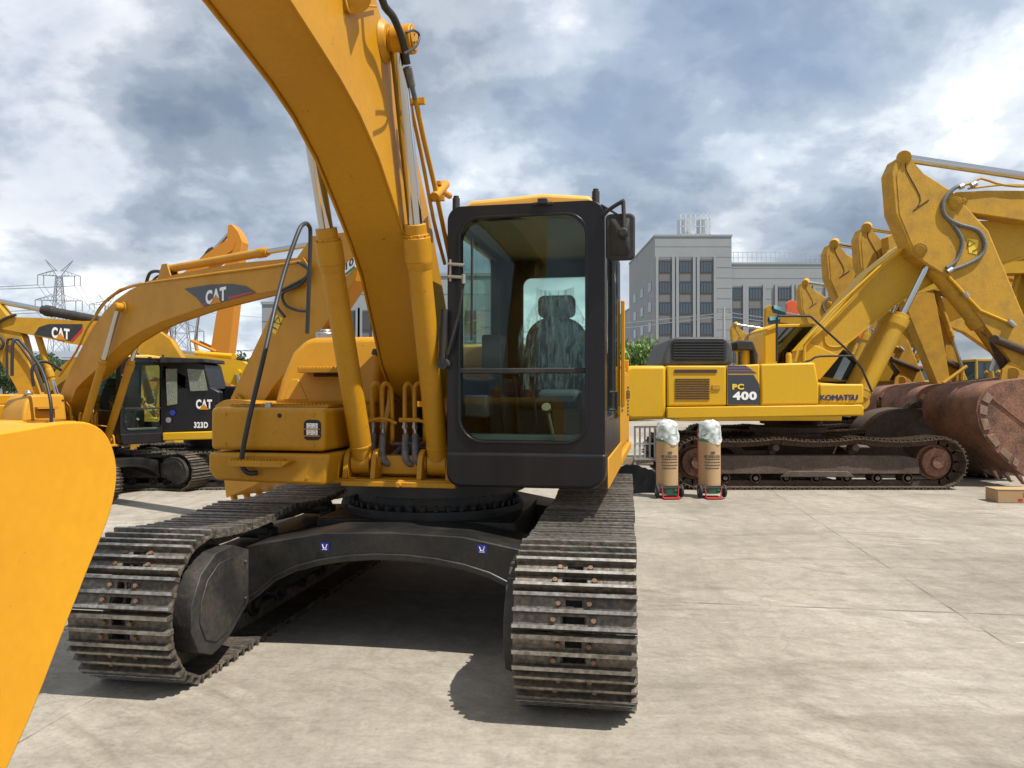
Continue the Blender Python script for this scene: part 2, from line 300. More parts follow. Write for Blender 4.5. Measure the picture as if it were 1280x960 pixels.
# ------------------------------------------------------------ setting: ground
def ground():
    m = bpy.data.materials.new('concrete'); m.use_nodes = True; nt = m.node_tree; N = nt.nodes.new; L = nt.links.new; b = nt.nodes['Principled BSDF']
    tc = N('ShaderNodeTexCoord')
    def noise(sc, det=8, rough=.6, stretch=(1, 1, 1), rot=0, dist=0):
        mp = N('ShaderNodeMapping'); mp.inputs['Scale'].default_value = stretch; mp.inputs['Rotation'].default_value = (0, 0, rot); L(tc.outputs['Object'], mp.inputs[0])
        n = N('ShaderNodeTexNoise'); n.inputs['Scale'].default_value = sc; n.inputs['Detail'].default_value = det; n.inputs['Roughness'].default_value = rough; n.inputs['Distortion'].default_value = dist
        L(mp.outputs[0], n.inputs[0]); return n.outputs['Fac']
    def ramp(f, pts):
        r = N('ShaderNodeValToRGB'); cr = r.color_ramp
        while len(cr.elements) < len(pts): cr.elements.new(.5)
        for e, (p, c) in zip(cr.elements, pts): e.position = p; e.color = (*c, 1)
        L(f, r.inputs[0]); return r.outputs[0]
    def mix(f, a, b_, mode='MIX'):
        x = N('ShaderNodeMix'); x.data_type = 'RGBA'; x.blend_type = mode
        if isinstance(f, float): x.inputs[0].default_value = f
        else: L(f, x.inputs[0])
        for i, v in ((6, a), (7, b_)):
            if isinstance(v, tuple): x.inputs[i].default_value = (*v, 1)
            else: L(v, x.inputs[i])
        return x.outputs[2]
    base = ramp(noise(.55, 10, .62), [(.3, (.225, .20, .163)), (.5, (.285, .257, .212)), (.7, (.335, .307, .26))])
    c = mix(1.0, base, ramp(noise(7, 8, .7), [(.3, (.84, .83, .82)), (.65, (1.08, 1.08, 1.08))]), 'MULTIPLY')
    # tyre / track scuffs running across
    c = mix(1.0, c, ramp(noise(2.4, 7, .65, (.22, 1.1, 1), .5, 1.2), [(.34, (.82, .80, .78)), (.5, (1, 1, 1))]), 'MULTIPLY')
    c = mix(1.0, c, ramp(noise(1.6, 9, .7, (1.4, .3, 1), .6, 1.3), [(.36, (.86, .85, .83)), (.52, (1, 1, 1)), (.72, (1.08, 1.08, 1.08))]), 'MULTIPLY')
    c = mix(1.0, c, ramp(noise(34, 6, .75), [(.32, (.80, .79, .78)), (.5, (1, 1, 1)), (.7, (1.12, 1.12, 1.11))]), 'MULTIPLY')
    c = mix(1.0, c, ramp(noise(4.5, 6, .6, (.6, 1.3, 1), .95, 2.2), [(.33, (.90, .89, .88)), (.45, (1, 1, 1)), (.68, (1.08, 1.08, 1.07))]), 'MULTIPLY')
    c = mix(1.0, c, ramp(noise(.22, 4, .5), [(.35, (.88, .87, .85)), (.62, (1.08, 1.08, 1.08))]), 'MULTIPLY')
    # curved track scrapes left by machines turning
    def arcs(cx, cy, freq, lo, hi, a_, b_):
        sp = N('ShaderNodeSeparateXYZ'); w = N('ShaderNodeTexNoise'); w.inputs['Scale'].default_value = .8; w.inputs['Detail'].default_value = 4; L(tc.outputs['Object'], w.inputs[0])
        vv = N('ShaderNodeVectorMath'); vv.operation = 'MULTIPLY_ADD'; L(w.outputs['Color'], vv.inputs[0]); vv.inputs[1].default_value = (.35, .35, 0); L(tc.outputs['Object'], vv.inputs[2])
        sb = N('ShaderNodeVectorMath'); sb.operation = 'SUBTRACT'; L(vv.outputs[0], sb.inputs[0]); sb.inputs[1].default_value = (cx, cy, 0)
        ln = N('ShaderNodeVectorMath'); ln.operation = 'LENGTH'; L(sb.outputs[0], ln.inputs[0])
        cb = N('ShaderNodeCombineXYZ'); L(ln.outputs['Value'], cb.inputs[0]); n = N('ShaderNodeTexNoise'); n.inputs['Scale'].default_value = freq; n.inputs['Detail'].default_value = 5; n.inputs['Roughness'].default_value = .75; L(cb.outputs[0], n.inputs[0])
        m_ = ramp(noise(.9, 4, .6), [(.46, (0,)*3), (.62, (1,)*3)])
        return mix(m_, (1., 1., 1.), ramp(n.outputs['Fac'], [(lo, a_), (.5, (1, 1, 1)), (hi, b_)]))
    c = mix(1.0, c, arcs(9, 15, 7, .36, .64, (.80, .78, .75), (1.16, 1.16, 1.15)), 'MULTIPLY')
    c = mix(1.0, c, arcs(-6, -3, 9, .36, .64, (.84, .82, .79), (1.13, 1.13, 1.12)), 'MULTIPLY')
    # oil stains
    c = mix(ramp(noise(1.7, 4, .5), [(.70, (0,)*3), (.78, (.5,)*3)]), c, (.16, .135, .11))
    # small dark spots
    c = mix(ramp(noise(22, 3, .6), [(.69, (0,)*3), (.72, (.75,)*3)]), c, (.15, .125, .10))
    # cracks
    vo = N('ShaderNodeTexVoronoi'); vo.feature = 'DISTANCE_TO_EDGE'; vo.inputs['Scale'].default_value = .33
    nn = N('ShaderNodeTexNoise'); nn.inputs['Scale'].default_value = 1.3; nn.inputs['Detail'].default_value = 6; L(tc.outputs['Object'], nn.inputs[0])
    va = N('ShaderNodeVectorMath'); va.operation = 'MULTIPLY_ADD'; L(nn.outputs['Color'], va.inputs[0]); va.inputs[1].default_value = (1.1, 1.1, 0); L(tc.outputs['Object'], va.inputs[2])
    L(va.outputs[0], vo.inputs[0])
    crack = ramp(vo.outputs['Distance'], [(.0, (.55,)*3), (.005, (0,)*3)])
    c = mix(crack, c, (.2, .17, .14))
    vo2 = N('ShaderNodeTexVoronoi'); vo2.feature = 'DISTANCE_TO_EDGE'; vo2.inputs['Scale'].default_value = 1.25; vb = N('ShaderNodeVectorMath'); vb.operation = 'MULTIPLY_ADD'; n4 = N('ShaderNodeTexNoise'); n4.inputs['Scale'].default_value = 3.1; n4.inputs['Detail'].default_value = 7; L(tc.outputs['Object'], n4.inputs[0])
    L(n4.outputs['Color'], vb.inputs[0]); vb.inputs[1].default_value = (.7, .7, 0); L(tc.outputs['Object'], vb.inputs[2]); L(vb.outputs[0], vo2.inputs[0])
    cf = mix(1.0, ramp(vo2.outputs['Distance'], [(0, (.5,)*3), (.010, (0,)*3)]), ramp(noise(.6, 4, .6), [(.52, (0,)*3), (.60, (1,)*3)]), 'MULTIPLY')
    c = mix(cf, c, (.17, .14, .11))
    # pale scratches
    c = mix(ramp(noise(3.2, 3, .5, (.35, 6, 1), -.25, .5), [(.72, (0,)*3), (.75, (.55,)*3)]), c, (.50, .48, .44))
    L(c, b.inputs['Base Color']); b.inputs['Roughness'].default_value = .85
    bp = N('ShaderNodeBump'); bp.inputs['Strength'].default_value = .35; bp.inputs['Distance'].default_value = .012; L(noise(11, 9, .7), bp.inputs['Height']); L(bp.outputs[0], b.inputs['Normal'])
    g = G(); g.add([(-900, -60, 0), (900, -60, 0), (900, 1500, 0), (-900, 1500, 0)], [(0, 1, 2, 3)])
    o = g.obj('ground', m, smooth=0); structure(o)
    # saw-cut joints between the slabs
    jm = mat('joint', (.20, .178, .148), .9, dirt=1, dirtcol=(.28, .255, .21), scale=1.6)
    jn = jm.node_tree; tr_ = jn.nodes.new('ShaderNodeBsdfTransparent'); ms = jn.nodes.new('ShaderNodeMixShader'); nz = jn.nodes.new('ShaderNodeTexNoise'); nz.inputs['Scale'].default_value = 2.2; nz.inputs['Detail'].default_value = 6; tcj = jn.nodes.new('ShaderNodeTexCoord')
    rm = jn.nodes.new('ShaderNodeMapRange'); rm.inputs[1].default_value = .40; rm.inputs[2].default_value = .62; jn.links.new(tcj.outputs['Object'], nz.inputs[0]); jn.links.new(nz.outputs['Fac'], rm.inputs[0]); jn.links.new(rm.outputs[0], ms.inputs[0])
    jn.links.new(tr_.outputs[0], ms.inputs[1]); jn.links.new(jn.nodes['Principled BSDF'].outputs[0], ms.inputs[2]); jn.links.new(ms.outputs[0], jn.nodes['Material Output'].inputs[0])
    g = G()
    a = R(-8); ca, sa = math.cos(a), math.sin(a)
    def P(u, v, z=.004): return (u*ca-v*sa, u*sa+v*ca, z)
    for k in range(-4, 6):
        u = 2.45+5.2*k; g.add([P(u-.005, 0), P(u+.005, 0), P(u+.005, 60), P(u-.005, 60)], [(0, 1, 2, 3)])
    for k in range(0, 11):
        v = 6.05+5.0*k; g.add([P(-40, v-.006, .0045), P(40, v-.006, .0045), P(40, v+.006, .0045), P(-40, v+.006, .0045)], [(0, 1, 2, 3)])
    structure(g.obj('ground_joints', jm, smooth=0))
ground()

# ------------------------------------------------------------ tracks
def track_path(L, Rb, zc, sag, ncarry=2, zr=None, drop=0):
    pts = []
    n = 26
    for k in range(n+1): a = R(270-180*k/n); pts.append((-L/2+Rb*math.cos(a), zc+Rb*math.sin(a)))   # front idler, bottom -> top
    nseg = ncarry+1; top = zc+Rb
    for k in range(1, 40):
        t = k/40; y = -L/2+L*t; s = math.sin(math.pi*((t*nseg) % 1)); pts.append((y, top-sag*s-drop*t))
    for k in range(n+1): a = R(90-180*k/n); pts.append((L/2+Rb*math.cos(a), zc+(Rb-drop*(1-k/n) if k < n else Rb)*math.sin(a) if k < n else zc-Rb))
    return pts
def resample(pts, N_):
    P = pts+[pts[0]]; d = [0]
    for a, b in zip(P, P[1:]): d.append(d[-1]+math.hypot(b[0]-a[0], b[1]-a[1]))
    T = d[-1]; out = []; j = 0
    for i in range(N_):
        s = T*i/N_
        while d[j+1] < s: j += 1
        f = (s-d[j])/(d[j+1]-d[j]+1e-9); out.append((P[j][0]+(P[j+1][0]-P[j][0])*f, P[j][1]+(P[j+1][1]-P[j][1])*f))
    return out, T
def make_track(parent, xc, side, L=3.31, W=.60, hero=True, m=None, yaw=0, frame_m=None, Rb=.385, gh=.03, sag=.035, pitch=.19, guard=True, idl_m=None):
    """side = +1: the machine centre lies towards -x"""
    m = m or TRK; frame_m = frame_m or UC; zc = Rb+gh
    path = track_path(L, Rb, zc, sag); _, T = resample(path, 10); N_ = round(T/pitch); C, T = resample(path, N_*4)
    A = (lambda v: v)
    if yaw:
        Mz = Matrix.Rotation(yaw, 3, 'Z'); A = lambda v: tuple(Mz @ Vector(v))
    g = G(); bolts = g
    rnd = random.Random(int(xc*1000))
    for i in range(N_):
        c = C[i*4]; q = C[(i*4+1) % len(C)]; r_ = C[(i*4-1) % len(C)]
        t = Vector((q[0]-r_[0], q[1]-r_[1])).normalized(); nrm = Vector((-t.y, t.x))
        if nrm.dot(Vector((c[0], c[1]-zc))) < 0: nrm = -nrm
        j = rnd.uniform(-.004, .004)
        def bx(x0, x1, t0, t1, n0, n1, G_=g, taper=0):
            vs = []
            for (tt, nn) in ((t0, n0), (t1, n0), (t1-taper, n1), (t0+taper, n1)):
                vs.append((c[0]+t.x*tt+nrm.x*nn, c[1]+t.y*tt+nrm.y*nn))
            G_.loft([(x0, *v) for v in vs], [(x1, *v) for v in vs])
        h = pitch/2-.006; x0, x1 = xc-W/2+j, xc+W/2+j
        if hero:
            gp = (-h+.012, 0, h-.012)
            for k, t0 in enumerate(gp):
                bx(x0, x1, t0-.014, t0+.014, -.014, gh, taper=.005)
                g.mi = 2; bx(x0+.003, x1-.003, t0-.0085, t0+.0085, gh-.002, gh+.0025); g.mi = 0
            for k, hw in ((0, .062), (1, .04)):
                ta, tb = gp[k]+.010, gp[k+1]-.010; tm = (ta+tb)/2
                bx(x0+.004, xc-hw, ta, tb, -.014, 0); bx(xc+hw, x1-.004, ta, tb, -.014, 0)
                bx(xc-hw, xc+hw, ta, tm-.017, -.014, 0); bx(xc-hw, xc+hw, tm+.017, tb, -.014, 0)
                for sx in (-1, 1):
                    p = (c[0]+t.x*tm, c[1]+t.y*tm); X = xc+sx*(hw+.035); g.mi = 1
                    bolts.cyl((X, p[0], p[1]), (X, p[0]+nrm.x*.018, p[1]+nrm.y*.018), .015, .013, n=6); g.mi = 0
        else:
            bx(x0, x1, -h, h, -.014, 0)
            for t0 in (-h+.014, 0, h-.014): bx(x0, x1, t0-.013, t0+.013, -.002, gh, taper=.005)
        for sx in (-1, 1):   # chain links
            bx(xc+sx*.075-.02, xc+sx*.075+.02, -pitch/2-.012, pitch/2-.01, -.105, -.016)
    g.v = [A(v) for v in g.v]
    tr = g.obj('track', [m, BOLT, WORN], parent, smooth=0)
    def sub(gg, nm, mm, bevel=.006):
        gg.v = [A(v) for v in gg.v]; return gg.obj(nm, mm, tr, bevel=bevel)
    yi = -L/2; ri = Rb-.11
    for nm, y in (('idler', -L/2), ('sprocket', L/2)):
        q = G(); q.cyl((xc-.05, y, zc), (xc+.05, y, zc), ri, n=36)
        for sx in (-1, 1): q.cyl((xc+sx*.05, y, zc), (xc+sx*.14, y, zc), ri*.86, ri*.8, n=36)
        q.cyl((xc-.2, y, zc), (xc+.2, y, zc), .1, n=24)
        if nm == 'sprocket':
            for k in range(16):
                a = 2*math.pi*k/16; q.box((xc, y+math.cos(a)*(ri+.02), zc+math.sin(a)*(ri+.02)), (.06, .05, .05), Matrix.Rotation(a, 3, 'X'))
            for k in range(8):
                a = 2*math.pi*k/8; q.cyl((xc-.16, y+math.cos(a)*.16, zc+math.sin(a)*.16), (xc+.16, y+math.cos(a)*.16, zc+math.sin(a)*.16), .018, n=6)
        sub(q, nm, idl_m or frame_m)
    nb = 7
    for k in range(nb):
        y = -L/2+.48+(L-.96)*k/(nb-1); q = G(); q.cyl((xc-.13, y, .105+.075), (xc+.13, y, .105+.075), .072, n=18); q.cyl((xc-.15, y, .18), (xc+.15, y, .18), .04, n=12)
        for sx in (-1, 1): q.cyl((xc+sx*.105, y, .18), (xc+sx*.13, y, .18), .088, n=18)
        sub(q, 'roller', frame_m, .003)
    for t in (1/3, 2/3):
        y = -L/2+L*t; q = G(); q.cyl((xc-.12, y, zc+Rb-.165), (xc+.12, y, zc+Rb-.165), .058, n=18); q.box((xc-side*.1, y, zc+Rb-.23), (.1, .1, .16)); sub(q, 'carrier_roller', frame_m, .003)
    q = G(); q.prism([(-L/2+.3, .25), (L/2-.22, .25), (L/2-.2, .5), (L/2-.4, .56), (-L/2+.6, .56), (-L/2+.32, .5)], 'x', xc-.17, xc+.17)
    q.prism([(-.62, .2), (.62, .2), (.5, .3), (-.5, .3)], 'x', xc-.19, xc+.19)
    sub(q, 'track_frame', frame_m, .012)
    if guard:
        xi = xc-side*(W/2)
        poly = [(yi+.33, .66), (yi+.14, .725), (yi-.05, .715), (yi-.20, .63), (yi-.285, .49), (yi-.29, .35), (yi-.22, .22), (yi-.08, .16), (yi+.08, .19), (yi+.33, .34)]
        q = G(); q.prism(poly, 'x', min(xc-side*.2, xi-side*.055), max(xc-side*.2, xi-side*.055))
        xo = xi-side*.055
        q.prism([(y*.0+(yi+.06)+(y-yi-.06)*.78, .44+(z-.44)*.78) for y, z in poly], 'x', min(xo, xo-side*.008), max(xo, xo-side*.008))
        for (y, z) in ((yi+.27, .6), (yi+.27, .38)): q.cyl((xo, y, z), (xo-side*.02, y, z), .014, n=6)
        sub(q, 'idler_guard', frame_m, .02)
    return tr

def carbody(parent, yaw, m=None):
    A = Matrix.Rotation(yaw, 3, 'Z'); m = m or UCB
    g = G()
    for s in (-1, 1):
        top = [(-1.02, .62), (-.80, .67), (-.45, .735), (0, .75), (.45, .735), (.80, .67), (1.02, .62)]; bot = [(1.02, .24), (.88, .33), (.76, .435), (.62, .50), (.46, .545), (.28, .575), (.1, .59), (-.1, .59), (-.28, .575), (-.46, .545), (-.62, .50), (-.76, .435), (-.88, .33), (-1.02, .24)]
        ya, yb = sorted((s*1.12, s*.62)); g.prism(top+bot, 'y', ya, yb)
        ya, yb = sorted((s*1.135, s*1.12)); g.prism([(x, z-.012) for x, z in bot[::-1]]+[(x, z+.03) for x, z in bot], 'y', ya, yb)
    g.b2(-.70, .70, -.62, .62, .53, .742)
    g.v = [tuple(A @ Vector(v)) for v in g.v]; cb = g.obj('undercarriage_frame', m, parent, bevel=.012)
    g = G(); g.cyl((0, 0, .742), (0, 0, .80), .66, n=64); g.cyl((0, 0, .80), (0, 0, .90), .58, n=64); g.cyl((0, 0, .90), (0, 0, .99), .68, n=64)
    for k in range(44):
        a = 2*math.pi*k/44; g.cyl((.62*math.cos(a), .62*math.sin(a), .80), (.62*math.cos(a), .62*math.sin(a), .835), .017, n=6)
        g.cyl((.63*math.cos(a), .63*math.sin(a), .885), (.63*math.cos(a), .63*math.sin(a), .90), .017, n=6)
    g.obj('slewing_ring', m, parent, bevel=0)
    return cb

def cylinder(parent, p0, p1, frac, rb, rr, mb=None, mr=None, xw=.1, name='hydraulic_cylinder', world=False, collar=True):
    p0, p1 = Vector(p0), Vector(p1); d = (p1-p0); u = d.normalized(); pc = p0+d*frac; mb = mb or Y1
    g = G(); g.cyl(p0+u*rb*.6, pc, rb, n=28)
    if collar:
        g.cyl(pc-u*.17, pc-u*.02, rb*1.17, n=28); g.cyl(pc-u*.22, pc-u*.17, rb*1.02, rb*1.17, n=28); g.cyl(pc-u*.02, pc+u*.06, rb*.92, n=24)
        a = u.orthogonal().normalized(); b = u.cross(a)
        for k in range(10):
            w = a*math.cos(k*.628)+b*math.sin(k*.628); g.cyl(pc-u*.02+w*rb*1.03, pc-u*.003+w*rb*1.03, rb*.09, n=6)
        g.cyl(p0+u*(rb*1.6), p0+u*(rb*1.6+.02), rb*1.04, n=28)
    g.cyl(p0-Vector((xw*.5, 0, 0)) if not world else p0-Vector((0, xw*.5, 0)), p0+(Vector((xw*.5, 0, 0)) if not world else Vector((0, xw*.5, 0))), rb*1.08, n=24)
    o = g.obj(name, mb, parent, bevel=.004, world=world)
    g = G(); g.cyl(pc+u*.04, p1, rr, n=24); g.obj('rod', mr or CHR, o, world=world)
    return o

# ------------------------------------------------------------ the cab-forward excavator (hero type, forward = -y, operator's left = +x)
def hero_excavator(name, label, loc, rz, scale, uc_yaw, boom_top, boom_bot, pose, hero=True, group=None, lo=False):
    t = thing(name, label, 'excavator', loc, rz, group, scale)
    for s in (-1, 1): make_track(t, s*1.19, s, yaw=uc_yaw, hero=hero)
    carbody(t, uc_yaw)
    # --- deck
    g = G(); g.b2(-1.345, 1.33, -.30, 3.15, .995, 1.09); g.b2(-.52, .36, -.74, -.30, .995, 1.03); g.obj('deck', Y1, t, bevel=.01)
    g = G(); g.b2(-.44, .36, -.775, -.742, .985, 1.02); g.cyl((-.03, -.79, 1.003), (-.03, -.77, 1.003), .022, n=6); g.b2(-.30, .16, -.52, -.44, 1.03, 1.16)
    g.obj('deck_edge', Y1, t, bevel=.005)
    # bracket ears for the two boom cylinders
    fy, fz = pose['cylfoot']
    for xc in (-.34, .19):
        for dx in (-.115, .085):
            e = G(); pts = [(fy-.12, 1.03), (fy+.14, 1.03)]+[(fy+.10*math.cos(R(a)), fz+.10*math.sin(R(a))) for a in range(0, 181, 20)]
            e.prism(pts, 'x', xc+dx, xc+dx+.035)
            e.cyl((xc+dx-.012, fy, fz), (xc+dx+.047, fy, fz), .055, n=20); e.obj('cylinder_bracket', Y1, t, bevel=.004)
    g = G(); g.b2(-.34, .19, fy+.0, fy+.10, 1.05, 1.18); g.obj('cross_plate', Y1, t, bevel=.01)
    # boom foot ears
    for x in (-.305, .135):
        g = G(); g.prism([(-.45, 1.09), (.5, 1.09), (.42, 1.5), (.18, 1.8), (.0, 1.9), (-.14, 1.8), (-.2, 1.55)], 'x', x-.02, x+.02); g.cyl((x-.035, 0, 1.72), (x+.035, 0, 1.72), .09, n=20); g.obj('boom_foot_ear', Y1, t, bevel=.005)
    # dark valve bay behind the hoses
    g = G(); g.b2(-.28, .11, .35, .45, 1.09, 1.5)
    g.b2(-.25, .08, -.1, .2, 1.09, 1.2)
    g.obj('valve_block', BLKM, t, bevel=.01)
    # --- toolbox
    g = G()
    g.b2(-1.335, -.50, -.90, -.12, 1.225, 1.515); tb = g.obj('toolbox', Y1, t, bevel=.035, seg=4)
    g = G(); g.prism([(-1.29, 1.02), (-.50, 1.0), (-.46, 1.21), (-1.345, 1.21), (-1.345, 1.08)], 'y', -.905, -.12); g.obj('toolbox_base', Y1, t, bevel=.022, seg=3)
    dx = .205
    g = G(); g.prism(rrect(-.85+dx, -.73+dx, 1.30, 1.435, .03), 'y', -.904, -.88); rc = g.obj('lamp_recess', BLKM, t)
    g = G()
    for z in (1.352, 1.395):
        for xx in (-.808, -.772): g.cyl((xx+dx, -.903, z), (xx+dx, -.914, z), .0175, .011, n=16); g.cyl((xx+dx, -.914, z), (xx+dx, -.917, z), .007, n=8)
        g.b2(-.83+dx, -.75+dx, -.908, -.902, z-.018, z+.018)
    g.obj('headlamp', LENS, t, bevel=.002)
    g = G(); g.b2(-.85+dx, -.73+dx, -.922, -.917, 1.371, 1.378); g.b2(-.85+dx, -.73+dx, -.922, -.917, 1.326, 1.333); g.obj('lamp_guard', Y1, t)
    g = G(); g.cyl((-.82, -.905, 1.462), (-.82, -.895, 1.462), .016, n=12); g.obj('latch_hole', BLKM, t)
    # step with serrated top
    g = G(); g.b2(-1.14, -.76, -1.0, -.90, 1.125, 1.165)
    for k in range(16): g.box((-1.13+k*.0235, -.95, 1.168), (.010, .09, .012))
    g.prism([(-.76, 1.125), (-.70, 1.165), (-.76, 1.165)], 'y', -1.0, -.9)
    g.obj('step', Y1, t, bevel=.003)
    g = G(); g.prism(rrect(-.865, -.775, 1.435, 1.492, .012), 'y', -.9025, -.899); g.obj('latch_plate', Y1, t, bevel=.003)
    for xx, zz in ((-1.22, 1.47), (-.58, 1.47), (-1.22, 1.27), (-.58, 1.27), (-1.1, 1.05), (-.62, 1.05)):
        g = G(); g.cyl((xx, -.90, zz), (xx, -.909, zz), .011, n=6); g.obj('bolt', Y1, t)
    # ribbed strip on the toolbox top
    g = G()
    g.b2(-1.25, -.52, -.80, -.28, 1.517, 1.530)
    for k in range(26): g.b2(-1.24+k*.028, -1.228+k*.028, -.80, -.28, 1.529, 1.537)
    g.obj('tread_plate', Y1, t)
    g = G(); g.cyl((-1.06, -.83, 1.515), (-1.06, -.83, 1.555), .018, n=12); g.cyl((-.94, -.83, 1.515), (-.94, -.83, 1.548), .026, .02, n=12); g.obj('latch_pin', STL, t)
    # --- tank behind the toolbox
    g = G()
    g.prism([(-1.235, 1.52), (-1.20, 1.72), (-1.13, 1.93), (-1.03, 2.03), (-.96, 2.045), (-.40, 2.045), (-.40, 1.52)], 'y', -.22, .75)
    g.v = [(x, y+(.12*(z-1.52)/.5 if y < 0 else 0), z) for x, y, z in g.v]; tk = g.obj('fuel_tank', Y1, t, bevel=.045, seg=4)
    g = G(); g.prism([(-1.15, 1.56), (-1.11, 1.72), (-1.05, 1.72), (-.95, 1.56)], 'y', -.226, -.21); g.v = [(x, y+.12*(z-1.52)/.5, z) for x, y, z in g.v]; g.obj('tank_rib', Y1, t, bevel=.006)
    g = G(); g.prism(rrect(-.60, -.41, 1.60, 2.02, .03), 'y', -.165, -.06); g.v = [(x, y+.12*(z-1.60)/.5, z) for x, y, z in g.v]; g.obj('battery_cover', Y1, t, bevel=.02, seg=3)
    def front(z): return -.22+(.12)*(z-1.52)/.47
    g = G()
    for z0 in (1.80,):
        g.b2(-.99, -.62, front(z0)-.16, front(z0)+.02, z0-.035, z0)
        for k in range(14): g.box((-.98+k*.0275, front(z0)-.08, z0+.004), (.011, .16, .012))
    g.obj('step', Y1, t, bevel=.003)
    g = G(); g.b2(-.93, -.62, front(1.74)-.012, front(1.74)+.05, 1.735, 1.762); g.obj('step_recess', BLKM, t, bevel=.01)
    g = G(); M_ = Matrix.Rotation(-.26, 3, 'X'); g.prism([(x, z) for x, z in rrect(-.47, -.425, 1.79, 1.95, .02)], 'y', -.128, -.10); g.obj('grip_slot', BLKM, t)
    g = G(); g.cyl((-.97, .15, 2.04), (-.97, .15, 2.10), .085, n=24); g.cyl((-.97, .15, 2.10), (-.97, .15, 2.125), .05, n=16); g.obj('filler_cap', STL, t, bevel=.01)
    g = G(); g.prism([(-.2, 1.09), (.9, 1.09), (.9, 1.55), (-.2, 1.55)], 'x', -1.34, -.42); g.obj('tank_base', Y1, t, bevel=.02)
    # --- engine body, hood, counterweight
    g = G(); g.b2(-1.345, 1.335, .98, 2.75, 1.09, 1.84); eb = g.obj('engine_body', Y1, t, bevel=.03, seg=3)
    g = G(); g.prism([(-1.30, 1.84), (1.33, 1.84), (1.27, 1.95), (1.16, 2.02), (.6, 2.05), (-1.1, 2.05), (-1.25, 1.98)], 'y', 1.05, 2.75); g.obj('engine_hood', Y1, t, bevel=.03, seg=3)
    cw = []
    for k in range(15):
        a = -1+2*k/14; cw.append((a*1.345, 3.2-.42*abs(a)**3.2))
    cw = [(-1.345, 2.76)]+cw+[(1.345, 2.76)]
    g = G(); g.prism(cw, 'z', 1.02, 1.97); g.obj('counterweight', Y1, t, bevel=.07, seg=4)
    # side details on the cab side
    X = 1.337
    g = G(); g.b2(1.30, 1.362, .92, 3.0, .985, 1.075); g.obj('side_skirt', Y1, t, bevel=.02)
    for (a, b) in ((1.02, 1.60), (1.63, 2.18), (2.21, 2.72)):
        g = G(); g.b2(X, X+.012, a, b, 1.13, 1.80); dpn = g.obj('side_door', Y1, t, bevel=.006)
        g = G(); g.b2(X+.012, X+.022, b-.12, b-.04, 1.55, 1.63); g.obj('latch', BLKM, dpn, bevel=.004)
    g = G()
    for k in range(8): g.b2(X+.011, X+.018, 1.08, 1.30, 1.45+k*.035, 1.465+k*.035)
    for k in range(9): g.b2(X+.011, X+.018, 2.26, 2.55, 1.38+k*.035, 1.395+k*.035)
    g.obj('vent', BLKM, t)
    # white grab rail + yellow rail behind the cab
    g = G(); g.b2(1.352, 1.385, .95, 1.0, 1.5, 2.40); g.obj('rear_post', Y1, t, bevel=.006)
    # --- cab
    x0, x1, yf, yb, z0, z1 = .33, 1.345, -.86, .90, 1.075, 2.82
    n = 6
    outer = rrect(x0, x1, 1.20, z1, [.02, .02, .10, .09], n); inner = rrect(.415, 1.225, 1.305, 2.735, [.15, .13, .13, .13], n)
    g = G(); g.ring(outer, inner, 'y', yf, yf+.085)
    # raised gasket round the windscreen
    g.ring(rrect(.40, 1.24, 1.29, 2.75, [.16, .14, .14, .14], n), rrect(.418, 1.222, 1.308, 2.732, [.15, .13, .13, .13], n), 'y', yf-.010, yf)
    cab = g.obj('cab_frame', CABB, t, bevel=.028, seg=3)
    for xa, xb, hole in ((x0, x0+.05, (-.68, .42, 1.72, 2.68)), (x1-.05, x1, (-.66, .12, 1.45, 2.68))):
        g = G(); g.ring(rrect(yf+.086, yb, 1.10, z1-.02, [.02, .02, .12, .02], n), rrect(*hole, .08, n), 'x', xa, xb); sd = g.obj('cab_side', CABB, t, bevel=.015)
        g = G(); g.prism(rrect(hole[0]-.02, hole[1]+.02, hole[2]-.02, hole[3]+.02, .08), 'x', xa+.02, xa+.026); g.obj('window', GL, sd)
    g = G(); g.b2(x1+.001, x1+.008, .16, .84, 1.42, 2.70); sd2 = g.obj('rear_quarter_window', GLD, t, bevel=.02)
    g = G(); g.ring(rrect(x0+.051, x1-.051, 1.12, z1-.02, .02, n), rrect(.52, 1.255, 1.90, 2.60, .07, n), 'y', yb-.05, yb); rr_ = g.obj('cab_rear', CABB, t, bevel=.01)
    g = G(); g.prism(rrect(.50, 1.27, 1.88, 2.62, .07), 'y', yb-.028, yb-.022); g.obj('window', GL, rr_)
    g = G(); g.b2(x0+.05, x1-.05, yf+.08, yb-.03, z1-.07, z1-.01); g.obj('cab_ceiling', mat('headliner', (.20, .19, .17), .8), t)
    g = G(); pr = [(x0+.06, 2.80), (x1-.06, 2.80), (x1-.09, 2.855), (.95, 2.885), (.70, 2.87), (x0+.16, 2.862)]
    g.prism(pr, 'y', yf+.02, yb); g.obj('cab_roof', TAN, t, bevel=.025, seg=3)
    g = G(); g.prism(rrect(x0, x1+.008, 1.015, 1.235, [.09, .11, .02, .02], n), 'y', yf-.035, yf+.12); g.obj('cab_bumper', CABB, t, bevel=.022, seg=3)
    g = G(); g.b2(x0, x1, yf+.12, yb, 1.04, 1.12); g.obj('cab_floor', BLKM, t)
    g = G(); g.b2(x1+.002, x1+.016, yf+.14, .90, 1.0, 1.20); g.obj('cab_sill', Y1, t, bevel=.01)
    # glazing: two panes and the bar between
    g = G(); g.b2(.40, 1.24, yf+.035, yf+.041, 1.765, 2.75); g.obj('windscreen', GL, t)
    g = G(); g.b2(.40, 1.24, yf+.025, yf+.031, 1.29, 1.752); g.obj('lower_window', GL, t)
    g = G(); g.b2(.41, 1.235, yf+.015, yf+.05, 1.738, 1.772); g.obj('windscreen_bar', BLKM, t, bevel=.006)
